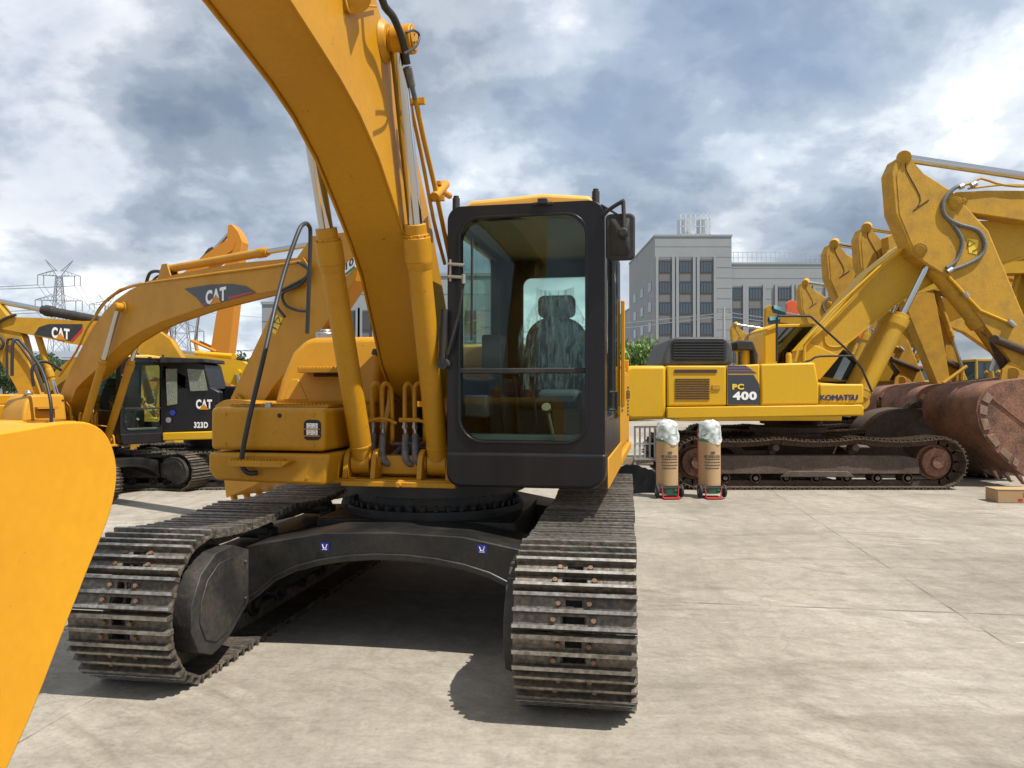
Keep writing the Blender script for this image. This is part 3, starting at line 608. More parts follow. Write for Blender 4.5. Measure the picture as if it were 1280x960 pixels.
    # cab interior
    st = G(); st.b2(.62, 1.10, .02, .50, 1.50, 1.64); seat = st.obj('seat', SEAT, t, bevel=.05, seg=3)
    st = G(); A_ = [(x, .44, z) for x, z in rrect(.61, 1.11, 1.60, 2.22, [.06, .06, .2, .2])]; B_ = [(x, y+.13, z) for x, y, z in A_]; st.loft(A_, B_); st.obj('backrest', SEAT, seat, bevel=.03)
    st = G(); st.prism(rrect(.71, 1.01, 2.22, 2.40, .05), 'y', .46, .57); st.obj('headrest', SEAT, seat, bevel=.03)
    # crinkled plastic cover on the seat
    if hero:
        st = G(); rn = random.Random(3); nx, nz = 30, 30; vs = []
        fold = [rn.uniform(-1, 1) for _ in range(nx+1)]
        for jj in range(nz+1):
            z = 1.47+.95*jj/nz; k = 1 if z < 2.12 else max(.52, 1-(z-2.12)*2.2)
            fold = [f*.86+rn.uniform(-1, 1)*.3 for f in fold]
            vs += [(.86+(.29*(2*i/nx-1)+(.012*fold[i] if 0 < i < nx else .02*fold[i]))*k, .395-.05*math.sin(math.pi*i/nx)+.013*fold[i], z+(.035*abs(2*i/nx-1)**3 if jj == nz else 0)) for i in range(nx+1)]
        st.add(vs, [(j*(nx+1)+i, j*(nx+1)+i+1, (j+1)*(nx+1)+i+1, (j+1)*(nx+1)+i) for j in range(nz) for i in range(nx)]); st.obj('plastic_cover', WRAP, seat, smooth=40)
    st = G(); st.b2(.62, 1.10, .08, .46, 1.12, 1.50); st.obj('seat_base', PANEL, seat, bevel=.02)
    for x, nm in ((.50, 'console'), (1.20, 'console')):
        st = G(); st.b2(x-.07, x+.07, -.15, .45, 1.30, 1.72); cs = st.obj(nm, PANEL, t, bevel=.03)
        st = G(); st.tube([(x, -.08, 1.70), (x, -.11, 1.86)], [.022, .012]); st.tube([(x, -.11, 1.86), (x+.01, -.12, 1.96)], [.026, .022]); st.obj('joystick', BLKM, cs)
    st = G()
    for x in (.72, .84):
        st.tube([(x, -.42, 1.16), (x, -.45, 1.45), (x-.01, -.55, 1.72)], .012, smooth=4); st.box((x, -.52, 1.2), (.09, .16, .02))
    st.tube([(.60, -.3, 1.2), (.585, -.40, 1.75), (.62, -.44, 1.95)], .014, smooth=4)
    st.obj('travel_levers', BLKM, t)
    st = G(); st.cyl((.92, -.45, 1.50), (.92, -.48, 1.52), .032, n=20); st.tube([(.92, -.45, 1.50), (.95, -.42, 1.35), (.96, -.4, 1.12)], .014); st.obj('pedal_knob', mat('brass', (.25, .20, .12), .4, metal=.6), t)
    st = G(); st.b2(.40, .56, -.72, -.5, 1.45, 1.60); st.b2(.46, .60, -.45, -.2, 1.75, 2.02); st.obj('monitor', PANEL, t, bevel=.015)
    st = G(); st.b2(.42, 1.20, -.77, -.70, 1.30, 1.345); st.obj('footrest', mat('mat_grey', (.12, .13, .12), .6), t, bevel=.01)
    # roof corner lamps, hinges, wiper
    for x in (.375, 1.285):
        g = G(); g.cyl((x, yf+.05, 2.80), (x, yf+.05, 2.885), .024, n=12); g.cyl((x, yf+.05, 2.885), (x, yf+.05, 2.90), .018, n=12); g.obj('roof_post', BLKM, t)
    g = G(); g.b2(.89, 1.02, yf-.012, yf+.02, 2.80, 2.82); g.b2(.925, .985, yf-.03, yf+.02, 2.805, 2.84); g.obj('roof_latch', BLKM, t, bevel=.004)
    g = G()
    for z in (2.44, 2.36): g.tube([(.345, yf+.02, z), (.355, yf-.05, z), (.46, yf-.055, z-.012)], .011)
    g.cyl((.36, yf-.04, 2.33), (.36, yf-.04, 2.47), .009, n=8); g.cyl((.455, yf-.06, 2.31), (.455, yf-.06, 2.37), .014, n=8); g.obj('wiper_bracket', STL, t)
    g = G(); g.tube([(.455, yf-.055, 2.34), (.42, yf-.055, 2.12), (.345, yf-.055, 1.86)], .010); g.tube([(.325, yf-.05, 2.15), (.31, yf-.05, 1.80)], .022); g.cyl((.315, yf-.07, 1.80), (.315, yf+.0, 1.80), .035, n=14)
    g.tube([(.50, yf-.02, 2.60), (.497, yf-.02, 1.95)], .008); g.obj('wiper_arm', BLKM, t)
    # mirror
    g = G(); g.tube([(x1-.01, yf+.06, 2.66), (x1+.03, yf-.02, 2.70), (x1+.13, yf-.05, 2.755), (x1+.145, yf-.05, 2.74), (x1+.15, yf-.075, 2.52)], .013, smooth=4)
    g.tube([(x1+.0, yf+.1, 2.78), (x1+.10, yf+.02, 2.70)], .007); g.v = [(x-.028, y, z+.03) for x, y, z in g.v]; mar = g.obj('mirror_arm', BLKM, t)
    g = G(); g.prism(rrect(x1+.035, x1+.215, 2.345, 2.635, .035), 'y', yf-.04, yf-.01); g.loft([(x1+.06, yf-.041, 2.37), (x1+.19, yf-.041, 2.37), (x1+.19, yf-.041, 2.61), (x1+.06, yf-.041, 2.61)], [(x1+.105, yf-.075, 2.47), (x1+.165, yf-.075, 2.47), (x1+.165, yf-.075, 2.53), (x1+.105, yf-.075, 2.53)])
    g.cyl((x1+.145, yf-.10, 2.505), (x1+.145, yf-.06, 2.505), .032, n=16); g.v = [(x-.028, y, z+.085) for x, y, z in g.v]; g.obj('mirror', BLKM, mar, bevel=.012, seg=3)
    # door handle rail outside the cab side
    g = G(); g.tube([(x1+.005, -.45, 1.62), (x1+.05, -.45, 1.62), (x1+.05, -.45, 1.50), (x1+.005, -.45, 1.50)], .010); g.obj('door_handle', BLKM, t)
    # --- boom
    bx0, bx1 = -.265, .125
    g = G(); g.prism(boom_bot+boom_top, 'x', bx0+.012, bx1-.012); boom = g.obj('boom', Y1, t, bevel=.012, smooth=24)
    def band(poly_in, off=0):
        return poly_in
    for xa, xb in ((bx0, bx0+.012), (bx1-.012, bx1)):   # side plates stand a little proud of the closing plates
        c0 = [(sum(p[0] for p in boom_bot+boom_top)/len(boom_bot+boom_top)), 0]
        cy = boom_bot; ct = boom_top
        g = G(); g.prism([(y, z-.016) for y, z in cy]+[(y, z+.016) for y, z in ct], 'x', xa, xb); g.obj('side_plate', Y1, boom, smooth=24)
    py, pz = pose['cyltop']
    for s, xa in ((-1, bx0), (1, bx1)):
        g = G(); g.cyl((xa, py, pz), (xa+s*.035, py, pz), .125, .095, n=28); g.cyl((xa+s*.035, py, pz), (xa+s*.055, py, pz), .07, n=24); g.cyl((xa+s*.055, py, pz), (xa+s*.175, py, pz), .082, n=28); g.cyl((xa+s*.175, py, pz), (xa+s*.185, py, pz), .066, n=24)
        for k in range(3): g.cyl((xa+s*.183, py+.03*math.cos(k*2.1), pz+.03*math.sin(k*2.1)), (xa+s*.192, py+.03*math.cos(k*2.1), pz+.03*math.sin(k*2.1)), .011, n=6)
        g.obj('pin_boss', Y1, boom, bevel=.006)
    sy, sz = pose['sticklug']
    g = G()
    for x in (-.17, .0): g.prism([(sy-.25, sz-.25), (sy+.25, sz-.25), (sy+.08, sz+.08), (sy-.08, sz+.08)], 'x', x-.015, x+.015)
    g.obj('stick_cylinder_lug', Y1, boom, bevel=.004)
    # --- boom cylinders
    for xc, xt in ((-.345, -.415 if hero else -.36), (.20, .20)): cylinder(t, (xc, fy, fz), (xt, py, pz), pose['cylfrac'], .074, .046, xw=.13)
    # --- stick
    g = G(); g.prism(pose['stick'], 'x', -.22, .08); stk = g.obj('stick', Y1, t, bevel=.012, smooth=24)
    a, b = pose['stickcyl']; cylinder(t, (-.085, *a), (-.07, *b), .58, .072, .045, xw=.12)
    a, b = pose['bktcyl']; cylinder(t, (-.07, *a), (-.07, *b), .62, .062, .04, xw=.12)
    # linkage
    g = G()
    for x in (-.25, .11): g.tube([(x, *pose['link'][0]), (x, *pose['link'][1])], .04, n=8)
    g.tube([(-.07, *pose['link'][1]), (-.07, *pose['link'][2])], .06, n=8); g.obj('bucket_link', Y1, t)
    # --- bucket
    bucket(t, pose['bucket'], -.67, .53, Y1B if hero else Y1, pose['lip']) if 'bucket' in pose else None
    # --- hose loops and hoses in front of the boom foot
    if 'hoses' in pose:
        for k, x in enumerate((-.315, -.24, -.073, .0)):
            ya, za = -.52, 1.50
            g = G(); pts = [(x, ya, 1.42), (x, ya, 1.61), (x+.008, ya-.01, 1.66), (x+.028, ya-.0, 1.68), (x+.048, ya+.03, 1.655), (x+.055, ya+.04, 1.59), (x+.058, ya+.05, 1.32), (x+.04, ya+.08, 1.26)]
            g.tube(pts, .0165, smooth=4); hp = g.obj('hydraulic_pipe', Y1, t)
            g = G(); g.cyl((x, ya, 1.425), (x, ya, 1.36), .017, n=6); g.cyl((x, ya, 1.385), (x, ya, 1.37), .022, n=6); g.cyl((x+.003, ya, 1.36), (x+.006, ya, 1.31), .014, n=10); g.obj('fitting', STL, hp)
            g = G(); g.tube([(x+.006, ya, 1.32), (x+.02, ya-.05, 1.24), (x+.04, ya-.09, 1.16), (x+.08, ya-.06, 1.12), (x+.13, ya+.02, 1.15), (x+.2, ya+.25, 1.27)], .025, smooth=5); g.obj('hose', HOSE, t)
        g = G(); g.tube([(-.40, -.60, 1.40), (-.32, -.58, 1.415), (-.27, -.545, 1.43), (-.2, -.545, 1.43), (-.13, -.53, 1.40)], .012, smooth=3); g.tube([(-.09, -.545, 1.43), (.05, -.545, 1.42), (.14, -.60, 1.40), (.25, -.62, 1.38)], .012, smooth=3)
        g.box((-.275, -.53, 1.425), (.15, .03, .03)); g.box((-.035, -.53, 1.425), (.15, .03, .03)); g.obj('pipe_clamp', Y1, t, bevel=.004)
        g = G(); g.tube([(-.2, -.45, 1.25), (-.05, -.42, 1.25), (.13, -.45, 1.25)], .014, smooth=3); g.tube([(-.2, -.40, 1.16), (.13, -.38, 1.14)], .012); g.obj('cross_pipe', HOSE, t)
    return t, boom, stk

def bucket(t, shell, xa, xb, m, lip, name='bucket', teeth=5, ears=True):
    """shell = outer (y,z) outline from the hinge round the back to the lip; lip = tooth direction"""
    P_ = [shell[0]]+list(shell)+[shell[-1]]; sm = []
    for i in range(1, len(P_)-2):
        for k in range(4):
            tt = k/4; sm.append(tuple(.5*(2*P_[i][j]+(P_[i+1][j]-P_[i-1][j])*tt+(2*P_[i-1][j]-5*P_[i][j]+4*P_[i+1][j]-P_[i+2][j])*tt*tt+(3*P_[i][j]-3*P_[i+1][j]+P_[i+2][j]-P_[i-1][j])*tt**3) for j in (0, 1)))
    shell = sm+[tuple(shell[-1])]
    n = len(shell); cy = sum(p[0] for p in shell)/n; cz = sum(p[1] for p in shell)/n
    inner = [(y+(cy-y)*.055, z+(cz-z)*.055) for y, z in shell]
    g = G(); g.prism(shell+inner[::-1], 'x', xa, xb)
    bk = g.obj(name, m, t, bevel=.006, smooth=30)
    for x0, x1 in ((xa-.012, xa+.014), (xb-.014, xb+.012)):
        g = G(); g.prism([(y-(cy-y)*.012, z-(cz-z)*.012) for y, z in shell], 'x', x0, x1); g.obj('side_plate', m, bk, bevel=.004)
    ly, lz = shell[-1]; d = Vector((lip[0], lip[1])).normalized(); w = Vector((-d.y, d.x))
    for k in range(teeth):
        x = xa+(xb-xa)*(k+.5)/teeth; g = G()
        A_ = [(x-.05, ly-d.x*.1+w.x*.045, lz-d.y*.1+w.y*.045), (x+.05, ly-d.x*.1+w.x*.045, lz-d.y*.1+w.y*.045), (x+.05, ly-d.x*.1-w.x*.045, lz-d.y*.1-w.y*.045), (x-.05, ly-d.x*.1-w.x*.045, lz-d.y*.1-w.y*.045)]
        B_ = [(x-.035, ly+d.x*.2+w.x*.008, lz+d.y*.2+w.y*.008), (x+.035, ly+d.x*.2+w.x*.008, lz+d.y*.2+w.y*.008), (x+.035, ly+d.x*.2-w.x*.008, lz+d.y*.2-w.y*.008), (x-.035, ly+d.x*.2-w.x*.008, lz+d.y*.2-w.y*.008)]
        g.loft(A_, B_); g.obj('tooth', m, bk, bevel=.004)
    if ears:
        hy, hz = shell[0]; xm = (xa+xb)/2
        for x in (xm-.2, xm+.2):
            g = G(); g.prism([(hy-.25, hz-.05), (hy+.22, hz-.05), (hy+.14, hz+.16), (hy+.02, hz+.2), (hy-.12, hz+.12)], 'x', x-.02, x+.02); g.cyl((x-.05, hy+.03, hz+.10), (x+.05, hy+.03, hz+.10), .06, n=16); g.obj('hinge_ear', m, bk, bevel=.004)
    return bk

# ---- the machine in front
bb = [(.12, 1.58), (-.10, 1.55), (-.30, 1.63), (-.50, 1.82), (-.65, 2.06), (-.87, 2.40), (-1.07, 2.59), (-1.31, 2.78), (-1.55, 2.965), (-1.83, 3.11), (-2.08, 3.195), (-2.34, 3.26), (-2.64, 3.33), (-3.1, 3.41), (-3.7, 3.46), (-4.6, 3.46), (-5.6, 3.42), (-6.5, 3.36)]
bt = [(-6.65, 3.52), (-6.5, 3.68), (-5.4, 3.95), (-4.3, 4.18), (-3.5, 4.28), (-2.8, 4.26), (-2.2, 4.10), (-1.6, 3.80), (-1.2, 3.47), (-.80, 3.06), (-.50, 2.70), (-.22, 2.30), (0, 1.98), (.15, 1.80)]
pose1 = dict(cylfoot=(-.60, 1.13), cyltop=(-1.47, 3.64), cylfrac=.585, sticklug=(-3.0, 4.45), hoses=True,
             stick=[(-6.95, 4.35), (-7.1, 4.2), (-6.95, 3.5), (-5.55, 1.75), (-5.3, 1.55), (-5.15, 1.65), (-5.2, 1.85), (-6.1, 3.55), (-6.4, 3.75)],
             stickcyl=((-3.0, 4.45), (-6.9, 4.28)), bktcyl=((-6.9, 3.3), (-5.95, 1.55)), link=[(-5.5, 1.85), (-5.9, 1.55), (-5.45, 1.35)],
             bucket=[(-5.15, 1.50), (-4.75, 1.527), (-4.49, 1.545), (-4.36, 1.557), (-4.28, 1.552), (-4.23, 1.52), (-4.205, 1.46), (-4.21, 1.40), (-4.235, 1.34), (-4.285, 1.26), (-4.34, 1.17), (-4.48, .95), (-4.75, .66), (-5.15, .42), (-5.6, .35)], lip=(-1, -.1))
MAIN, boom1, stick1 = hero_excavator('excavator', 'yellow excavator with black cab parked closest, its boom rising overhead', (-.579, 5.873, 0), R(-10.96), 1, .041, bt, bb, pose1)
g = G(); hp = [unp(MAIN, -.15, q) for q in ((-40, 540), (-10, 529), (14, 526), (30, 531), (44, 543), (30, 560), (-40, 580))]; g.prism(hp, 'x', -.19, -.11); g.obj('bucket_hinge_plate', Y1B, MAIN, bevel=.004)
# handrail beside the toolbox (long black tube)
def mpt(x, y, z): return (x, y, z)
def tloc(root, q, yl):
    x, z = unpy(root, yl, q); return (x, yl, z)
g = G(); g.tube([tloc(MAIN, (322, 591), -.93), tloc(MAIN, (310, 591), -.95), tloc(MAIN, (303, 583), -.96), tloc(MAIN, (303, 566), -.965), tloc(MAIN, (314, 512), -.95), tloc(MAIN, (330, 445), -.80), tloc(MAIN, (352, 352), -.45), tloc(MAIN, (372, 292), -.25), tloc(MAIN, (380, 280), -.15), tloc(MAIN, (386, 282), -.05), tloc(MAIN, (388, 296), .0), tloc(MAIN, (386, 360), .0), tloc(MAIN, (384, 417), .0)], .0165, smooth=5); g.obj('handrail', BHOSE, MAIN)
# pipes running along the boom beside the cab
def bpl(q, x=.26): y, z = unp(MAIN, x, q); return (x, y, z)
g = G(); g.tube([bpl((519, 122)), bpl((530, 175)), bpl((545, 240)), bpl((562, 322)), bpl((568, 350)), bpl((572, 420))], .0155, smooth=3)
g.tube([bpl((513, 130), .22), bpl((527, 195), .22), bpl((542, 275), .22), bpl((556, 330), .22)], .012, smooth=3)
for q in ((521, 127), (546, 248)): g.box(bpl(q), (.10, .03, .035))
g.obj('boom_pipe', Y1, boom1)
g = G(); g.cyl(bpl((543, 246)), bpl((557, 230)), .03, n=12); g.cyl(bpl((551, 238)), bpl((562, 245)), .022, n=10); g.box(bpl((549, 229)), (.03, .03, .03)); g.obj('pipe_valve', Y1, boom1, bevel=.004)
g = G(); g.tube([bpl((474, -60), .24), bpl((478, 0), .24), bpl((492, 22), .25), bpl((503, 50), .26), bpl((509, 80), .26)], .021, smooth=4); g.obj('boom_hose', BHOSE, boom1)
g = G(); g.cyl(bpl((510, 84)), bpl((515, 108)), .022, n=12); g.cyl(bpl((515, 108)), bpl((519, 124)), .015, n=10); g.obj('hose_fitting', HOSE, boom1)
g = G(); g.tube([bpl((508, 41), .33), bpl((517, 38), .34), bpl((524, 44), .34), bpl((520, 58), .34), bpl((505, 67), .33)], .007, smooth=4); g.obj('grease_line', BHOSE, boom1)
g = G(); g.tube([bpl((432, 0), .14), bpl((436, 14), .15), bpl((443, 17), .15), bpl((452, 8), .15), bpl((470, 8), .14)], .006, smooth=4); g.cyl(bpl((440, 12), .125), bpl((440, 12), .16), .02, n=8)
g.cyl(bpl((443, -6), .125), bpl((443, -6), .18), .085, n=20); g.obj('pipe_boss', Y1, boom1)
# blue stickers on the undercarriage beam
A_ = Matrix.Rotation(.041, 3, 'Z')
for q in ((407, 683), (603, 686)):
    c = unpy(MAIN, -1.14, q); g = G(); p = Vector((c[0], -1.14-.012, c[1])); g.box(p, (.055, .004, .05)); st_ = g.obj('sticker', BLUEV, MAIN)
    g = G(); g.tube([p+Vector((-.015, -.004, .015)), p+Vector((-.008, -.004, -.008)), p+Vector((.008, -.004, -.008)), p+Vector((.015, -.004, .015))], .003, n=6); g.box(p+Vector((0, -.004, -.016)), (.03, .003, .004)); g.obj('sticker_mark', WHT, st_)

# ------------------------------------------------------------ second machine, on the left (same type)
bb2 = [(.35, 1.62), (.12, 1.60), (-.05, 1.85), (-.28, 2.18), (-.62, 2.36), (-.96, 2.51), (-1.49, 2.80), (-2.01, 3.06), (-2.61, 3.24), (-3.26, 3.38), (-4.47, 3.56), (-5.98, 3.70), (-7.1, 3.74)]
bt2 = [(-7.25, 3.95), (-7.1, 4.14), (-5.56, 4.20), (-4.0, 4.18), (-2.87, 4.12), (-2.25, 4.00), (-1.75, 3.84), (-1.34, 3.64), (-.92, 3.36), (-.52, 3.0), (-.1, 2.6), (.3, 2.15), (.45, 1.85)]
pose2 = dict(cylfoot=(-.60, 1.13), cyltop=(-2.06, 3.70), cylfrac=.60, sticklug=(-3.25, 4.35), hoses=True,
             stick=[(-8.1, 4.45), (-8.3, 4.15), (-8.16, 3.72), (-7.48, 3.05), (-6.38, 2.2), (-5.79, 1.62), (-5.3, 1.2), (-5.05, 1.22), (-4.95, 1.45), (-5.3, 2.05), (-6.18, 3.2), (-6.75, 4.05), (-7.25, 4.48)],
             stickcyl=((-3.25, 4.35), (-7.95, 4.40)), bktcyl=((-7.5, 3.0), (-6.35, 1.45)), link=[(-5.9, 1.75), (-6.35, 1.45), (-5.75, 1.25)])
M2, boom2, stick2 = hero_excavator('excavator', 'yellow excavator at left with a white lettered black emblem on its arched boom', (-6.877, 12.2945, 0), .9724, .772, .25, bt2, bb2, pose2, hero=False)
bucket(M2, [unp(M2, -.67, q) for q in ((270, 508), (286, 500), (322, 505), (346, 532), (350, 570), (328, 600), (284, 621))], -.67, .53, Y1, (-.5, -1))
def pl2(q, x=-.270): y, z = unp(M2, x, q); return (x, y, z)
# boom decal
g = G(); d1 = [pl2(q) for q in ((231, 361), (262, 356), (290, 355), (308, 358), (320, 366), (290, 375), (256, 384), (246, 372))]
g.loft([(-.281, v[1], v[2]) for v in d1], [(-.278, v[1], v[2]) for v in d1]); dec = g.obj('decal', BLK, boom2, smooth=0)
dl = [pl2(q, -.282) for q in ((286, 374.5), (316, 366), (315, 364.5), (285, 371.5))]; g = G(); g.loft([(-.2825, v[1], v[2]) for v in dl], [(-.284, v[1], v[2]) for v in dl])
dl = [pl2(q, -.282) for q in ((252, 382), (258, 380.5), (257, 379), (251, 380))]; g.loft([(-.2825, v[1], v[2]) for v in dl], [(-.284, v[1], v[2]) for v in dl]); g.obj('decal_stripe', REDV, boom2, smooth=0)
a, b, c_ = Vector(pl2((257, 381), -.285)), Vector(pl2((284, 375), -.285)), Vector(pl2((256, 363), -.285))
cat_logo(boom2, a, (b-a), (0, 0, 1), (c_-a).length*.95, (b-a).length*.95, (-1, 0, 0), world=False)
d1 = [pl2(q, -.225) for q in ((430, 331), (442, 322), (445, 334), (431, 347))]; g = G(); g.loft([(-.229, v[1], v[2]) for v in d1], [(-.222, v[1], v[2]) for v in d1]); sd_ = g.obj('model_plate', WHT, stick2, smooth=0)
a, b, c_ = Vector(pl2((432, 338), -.232)), Vector(pl2((442, 330), -.232)), Vector(pl2((432, 329), -.232)); text('10', INK, sd_, a, (b-a), (c_-a), (c_-a).length, (b-a).length, bold=.03, world=False)
g = G(); g.tube([pl2((432, 343), -.231), pl2((444, 333), -.231)], .018, n=5); g.obj('model_stripe', mat('green_vinyl', (.03, .2, .08), .5), sd_)
# hoses over the boom of the second machine
g = G(); g.tube([pl2((118, 400), -.1), pl2((125, 385), -.1), pl2((140, 370), -.1), pl2((158, 360), -.1), pl2((176, 355), -.1)], .03, smooth=4)
g.tube([pl2((183, 353), -.1), pl2((187, 342), -.1), pl2((195, 339), -.1), pl2((207, 341), -.1), pl2((216, 342), -.1)], .03, smooth=4); g.tube([pl2((190, 352), -.1), pl2((198, 345), -.1), pl2((211, 345), -.1)], .022, smooth=4); g.obj('boom_hose', BHOSE, boom2)
g = G(); g.tube([pl2((74, 470), -.29), pl2((95, 440), -.29), pl2((108, 412), -.29), pl2((118, 398), -.29), pl2((150, 362), -.25), pl2((240, 346), -.28), pl2((330, 334), -.28), pl2((375, 327), -.28)], .022, smooth=3); g.obj('boom_pipe', Y1, boom2)
# stick hoses and warning plate
g = G(); g.tube([pl2((372, 328), -.30), pl2((384, 333), -.31), pl2((383, 346), -.31), pl2((362, 358), -.31), pl2((348, 366), -.31), pl2((346, 382), -.31), pl2((356, 396), -.31)], .022, smooth=4)
g.tube([pl2((376, 330), -.30), pl2((387, 340), -.31), pl2((375, 356), -.31), pl2((354, 366), -.31), pl2((356, 380), -.31), pl2((368, 387), -.31), pl2((382, 389), -.31)], .022, smooth=4); g.obj('stick_hose', BHOSE, stick2)
g = G(); d1 = [pl2(q, -.223) for q in ((344, 392), (354, 398), (345, 418), (335, 412))]; g.loft([(-.229, v[1], v[2]) for v in d1], [(-.222, v[1], v[2]) for v in d1]); wl = g.obj('warning_plate', YLAB, stick2, smooth=0)
g = G(); tr = [Vector(pl2(q, -.231)) for q in ((342.5, 403), (351, 405.5), (348, 396))]; g.tube(tr+[tr[0]], .008, n=5); g.tube([pl2((341, 409), -.231), pl2((346, 412), -.231)], .01, n=5); g.obj('warning_symbol', INK, wl)
# handrails of the second machine
def tl2(q, yl): x, z = unpy(M2, yl, q); return (x, yl, z)
g = G(); g.tube([tl2((64, 528), -.95), tl2((63, 500), -.9), tl2((52, 462), -.5), tl2((30, 432), 0), tl2((22, 424), .1), tl2((16, 430), .1), tl2((15, 470), .1)], .03, smooth=4); g.obj('handrail', BHOSE, M2)
g = G(); g.tube([tl2((42, 483), .4), tl2((40, 462), .4), tl2((46, 453), .4), tl2((60, 453), .4), tl2((77, 463), .4)], .03, smooth=4); g.obj('hood_hose', BHOSE, M2)

# ------------------------------------------------------------ generic side-on machine
BO = [(-.03, -.02), (.02, -.045), (.08, -.005), (.15, .04), (.22, .075), (.30, .098), (.42, .105), (.6, .082), (.8, .04), (.97, -.03), (1.02, -.012), (1.02, .03), (.85, .105), (.65, .17), (.5, .212), (.4, .228), (.31, .215), (.2, .165), (.1, .095), (.02, .04), (-.02, .025)]
SO = [(-.34, .035), (-.33, -.03), (-.06, -.10), (.05, -.085), (.98, -.03), (1.03, 0), (.98, .045), (.55, .12), (.12, .185), (-.08, .17), (-.30, .09)]
def fit_poly(poly, A_, B_, flip=1):
    A_, B_ = Vector(A_), Vector(B_); d = B_-A_; n = Vector((-d.y, d.x))*flip
    return [tuple(A_+d*u+n*v) for u, v in poly]
def upx(loc, rz, scale, x, q):
    M = Matrix.Translation(loc) @ Matrix.Rotation(rz, 4, 'Z') @ Matrix.Diagonal((scale,)*3+(1,)); o = M @ Vector((x, 0, 0)); n = (M.to_3x3() @ Vector((1, 0, 0))).normalized(); d = ray(q); C = Vector((0, 0, CAM_H))
    t = (o-C).dot(n)/d.dot(n); W = M.inverted() @ (C+d*t); return (W.y, W.z)
def gen(name, label, loc, rz, scale, m, foot, tip, end, group=None, bucket_m=None, cab_m=None, track=True, bw=.36, bang=0, body=True, cabx=1, stick_poly=None, boom_poly=None, low=True, bk=True, stk_m=None, rust=True, stickflip=1, scyl=None):
    t = thing(name, label, 'excavator', loc, rz, group, scale)
    bm_ = bucket_m or m
    if track:
        for s in (-1, 1): make_track(t, s*1.25, s, hero=False, m=TRKO if rust else TRK, frame_m=URUST if rust else UC, L=3.6)
        carbody(t, 0, URUST if rust else UC)
    if body:
        g = G(); g.b2(-1.38, 1.38, -.6, 2.9, 1.0, 1.12); g.obj('deck', m, t, bevel=.01)
        g = G(); g.b2(-1.38, -.42, -.8, 2.5, 1.12, 1.95); g.b2(.42, 1.38, .9, 2.5, 1.12, 1.95); g.b2(-.42, .42, 1.0, 2.5, 1.12, 1.95); g.obj('engine_body', m, t, bevel=.04, seg=3)
        g = G(); g.b2(-1.1, 1.1, 1.3, 2.4, 1.95, 2.12); g.obj('engine_hood', m, t, bevel=.05, seg=3)
        g = G(); cw = [(-1.38, 2.51)]+[((-1+2*k/12)*1.38, 3.15-.45*abs(-1+2*k/12)**3) for k in range(13)]+[(1.38, 2.51)]
        g.prism(cw, 'z', 1.05, 2.0); g.obj('counterweight', m, t, bevel=.06, seg=3)
        cmat = cab_m or m
        g = G(); g.b2(.36, 1.38, -.9, .85, 1.1, 1.45); g.b2(.38, 1.36, -.9, .85, 2.74, 2.84)
        for x in (.36, 1.30):
            for y in (-.9, -.02, .77): g.b2(x, x+.08, y, y+.08, 1.45, 2.74)
        cb = g.obj('cab', cmat, t, bevel=.02)
        g = G(); g.b2(.40, 1.34, -.87, -.862, 1.45, 2.74); g.b2(.40, 1.34, .81, .818, 1.45, 2.74); g.b2(.385, .393, -.85, .8, 1.45, 2.74); g.b2(1.345, 1.353, -.85, .8, 1.45, 2.74); g.obj('window', GLD, cb)
        g = G(); g.b2(.6, 1.1, .1, .25, 1.4, 2.2); g.b2(.6, 1.1, -.3, .25, 1.3, 1.6); g.obj('seat', SEAT, cb, bevel=.03)
    P = boom_poly or fit_poly(BO, foot, tip, -1)
    g = G(); g.prism(P, 'x', -bw/2, bw/2); boom = g.obj('boom', m, t, bevel=.015, smooth=24)
    for x in (-bw/2-.006, bw/2-.006):
        cy, cz = sum(p[0] for p in P)/len(P), sum(p[1] for p in P)/len(P)
        g = G(); g.prism([(y+(y-cy)*.006, z+(.012 if z > cz else -.012)) for y, z in P], 'x', x, x+.012); g.obj('side_plate', m, boom, smooth=24)
    A_, B_, E_ = Vector(foot), Vector(tip), Vector(end); d = B_-A_; n = Vector((d.y, -d.x))
    ct = A_+d*.36+n*.15; cf = A_+Vector((-.75, -.55))
    for x in (-bw/2-.1, bw/2+.1): cylinder(t, (x, *cf), (x, *ct), .6, .08, .05, mb=m)
    g = G(); g.cyl((-bw/2-.16, *ct), (bw/2+.16, *ct), .08, n=20); g.obj('pin_boss', m, boom)
    SP = stick_poly or fit_poly(SO, tip, end, stickflip)
    g = G(); g.prism(SP, 'x', -bw/2+.02, bw/2-.02); stk = g.obj('stick', stk_m or m, t, bevel=.015, smooth=24)
    dS = E_-B_; tail = Vector(SP[0]) if stick_poly is None else Vector(stick_poly[0])
    if scyl: cylinder(t, (0, *scyl[0]), (0, *scyl[1]), scyl[2], scyl[3], .06, mb=scyl[4], name='stick_cylinder')
    else: cylinder(t, (0, *(A_+d*.46+n*.27)), (0, *tail), .56, .075, .045, mb=m)
    nS = Vector((-dS.y, dS.x))*stickflip; k1 = B_+dS*.10+nS*.22; k2 = B_+dS*.80+nS*.22
    cylinder(t, (0, *k1), (0, *k2), .66, .07, .045, mb=m)
    g = G()
    for x in (-bw/2-.01, bw/2+.01): g.tube([(x, *(B_+dS*.86)), (x, *k2)], .045, n=8)
    g.tube([(0, *k2), (0, *(E_+dS*.06+nS*.12))], .06, n=8); g.obj('bucket_link', m, t)
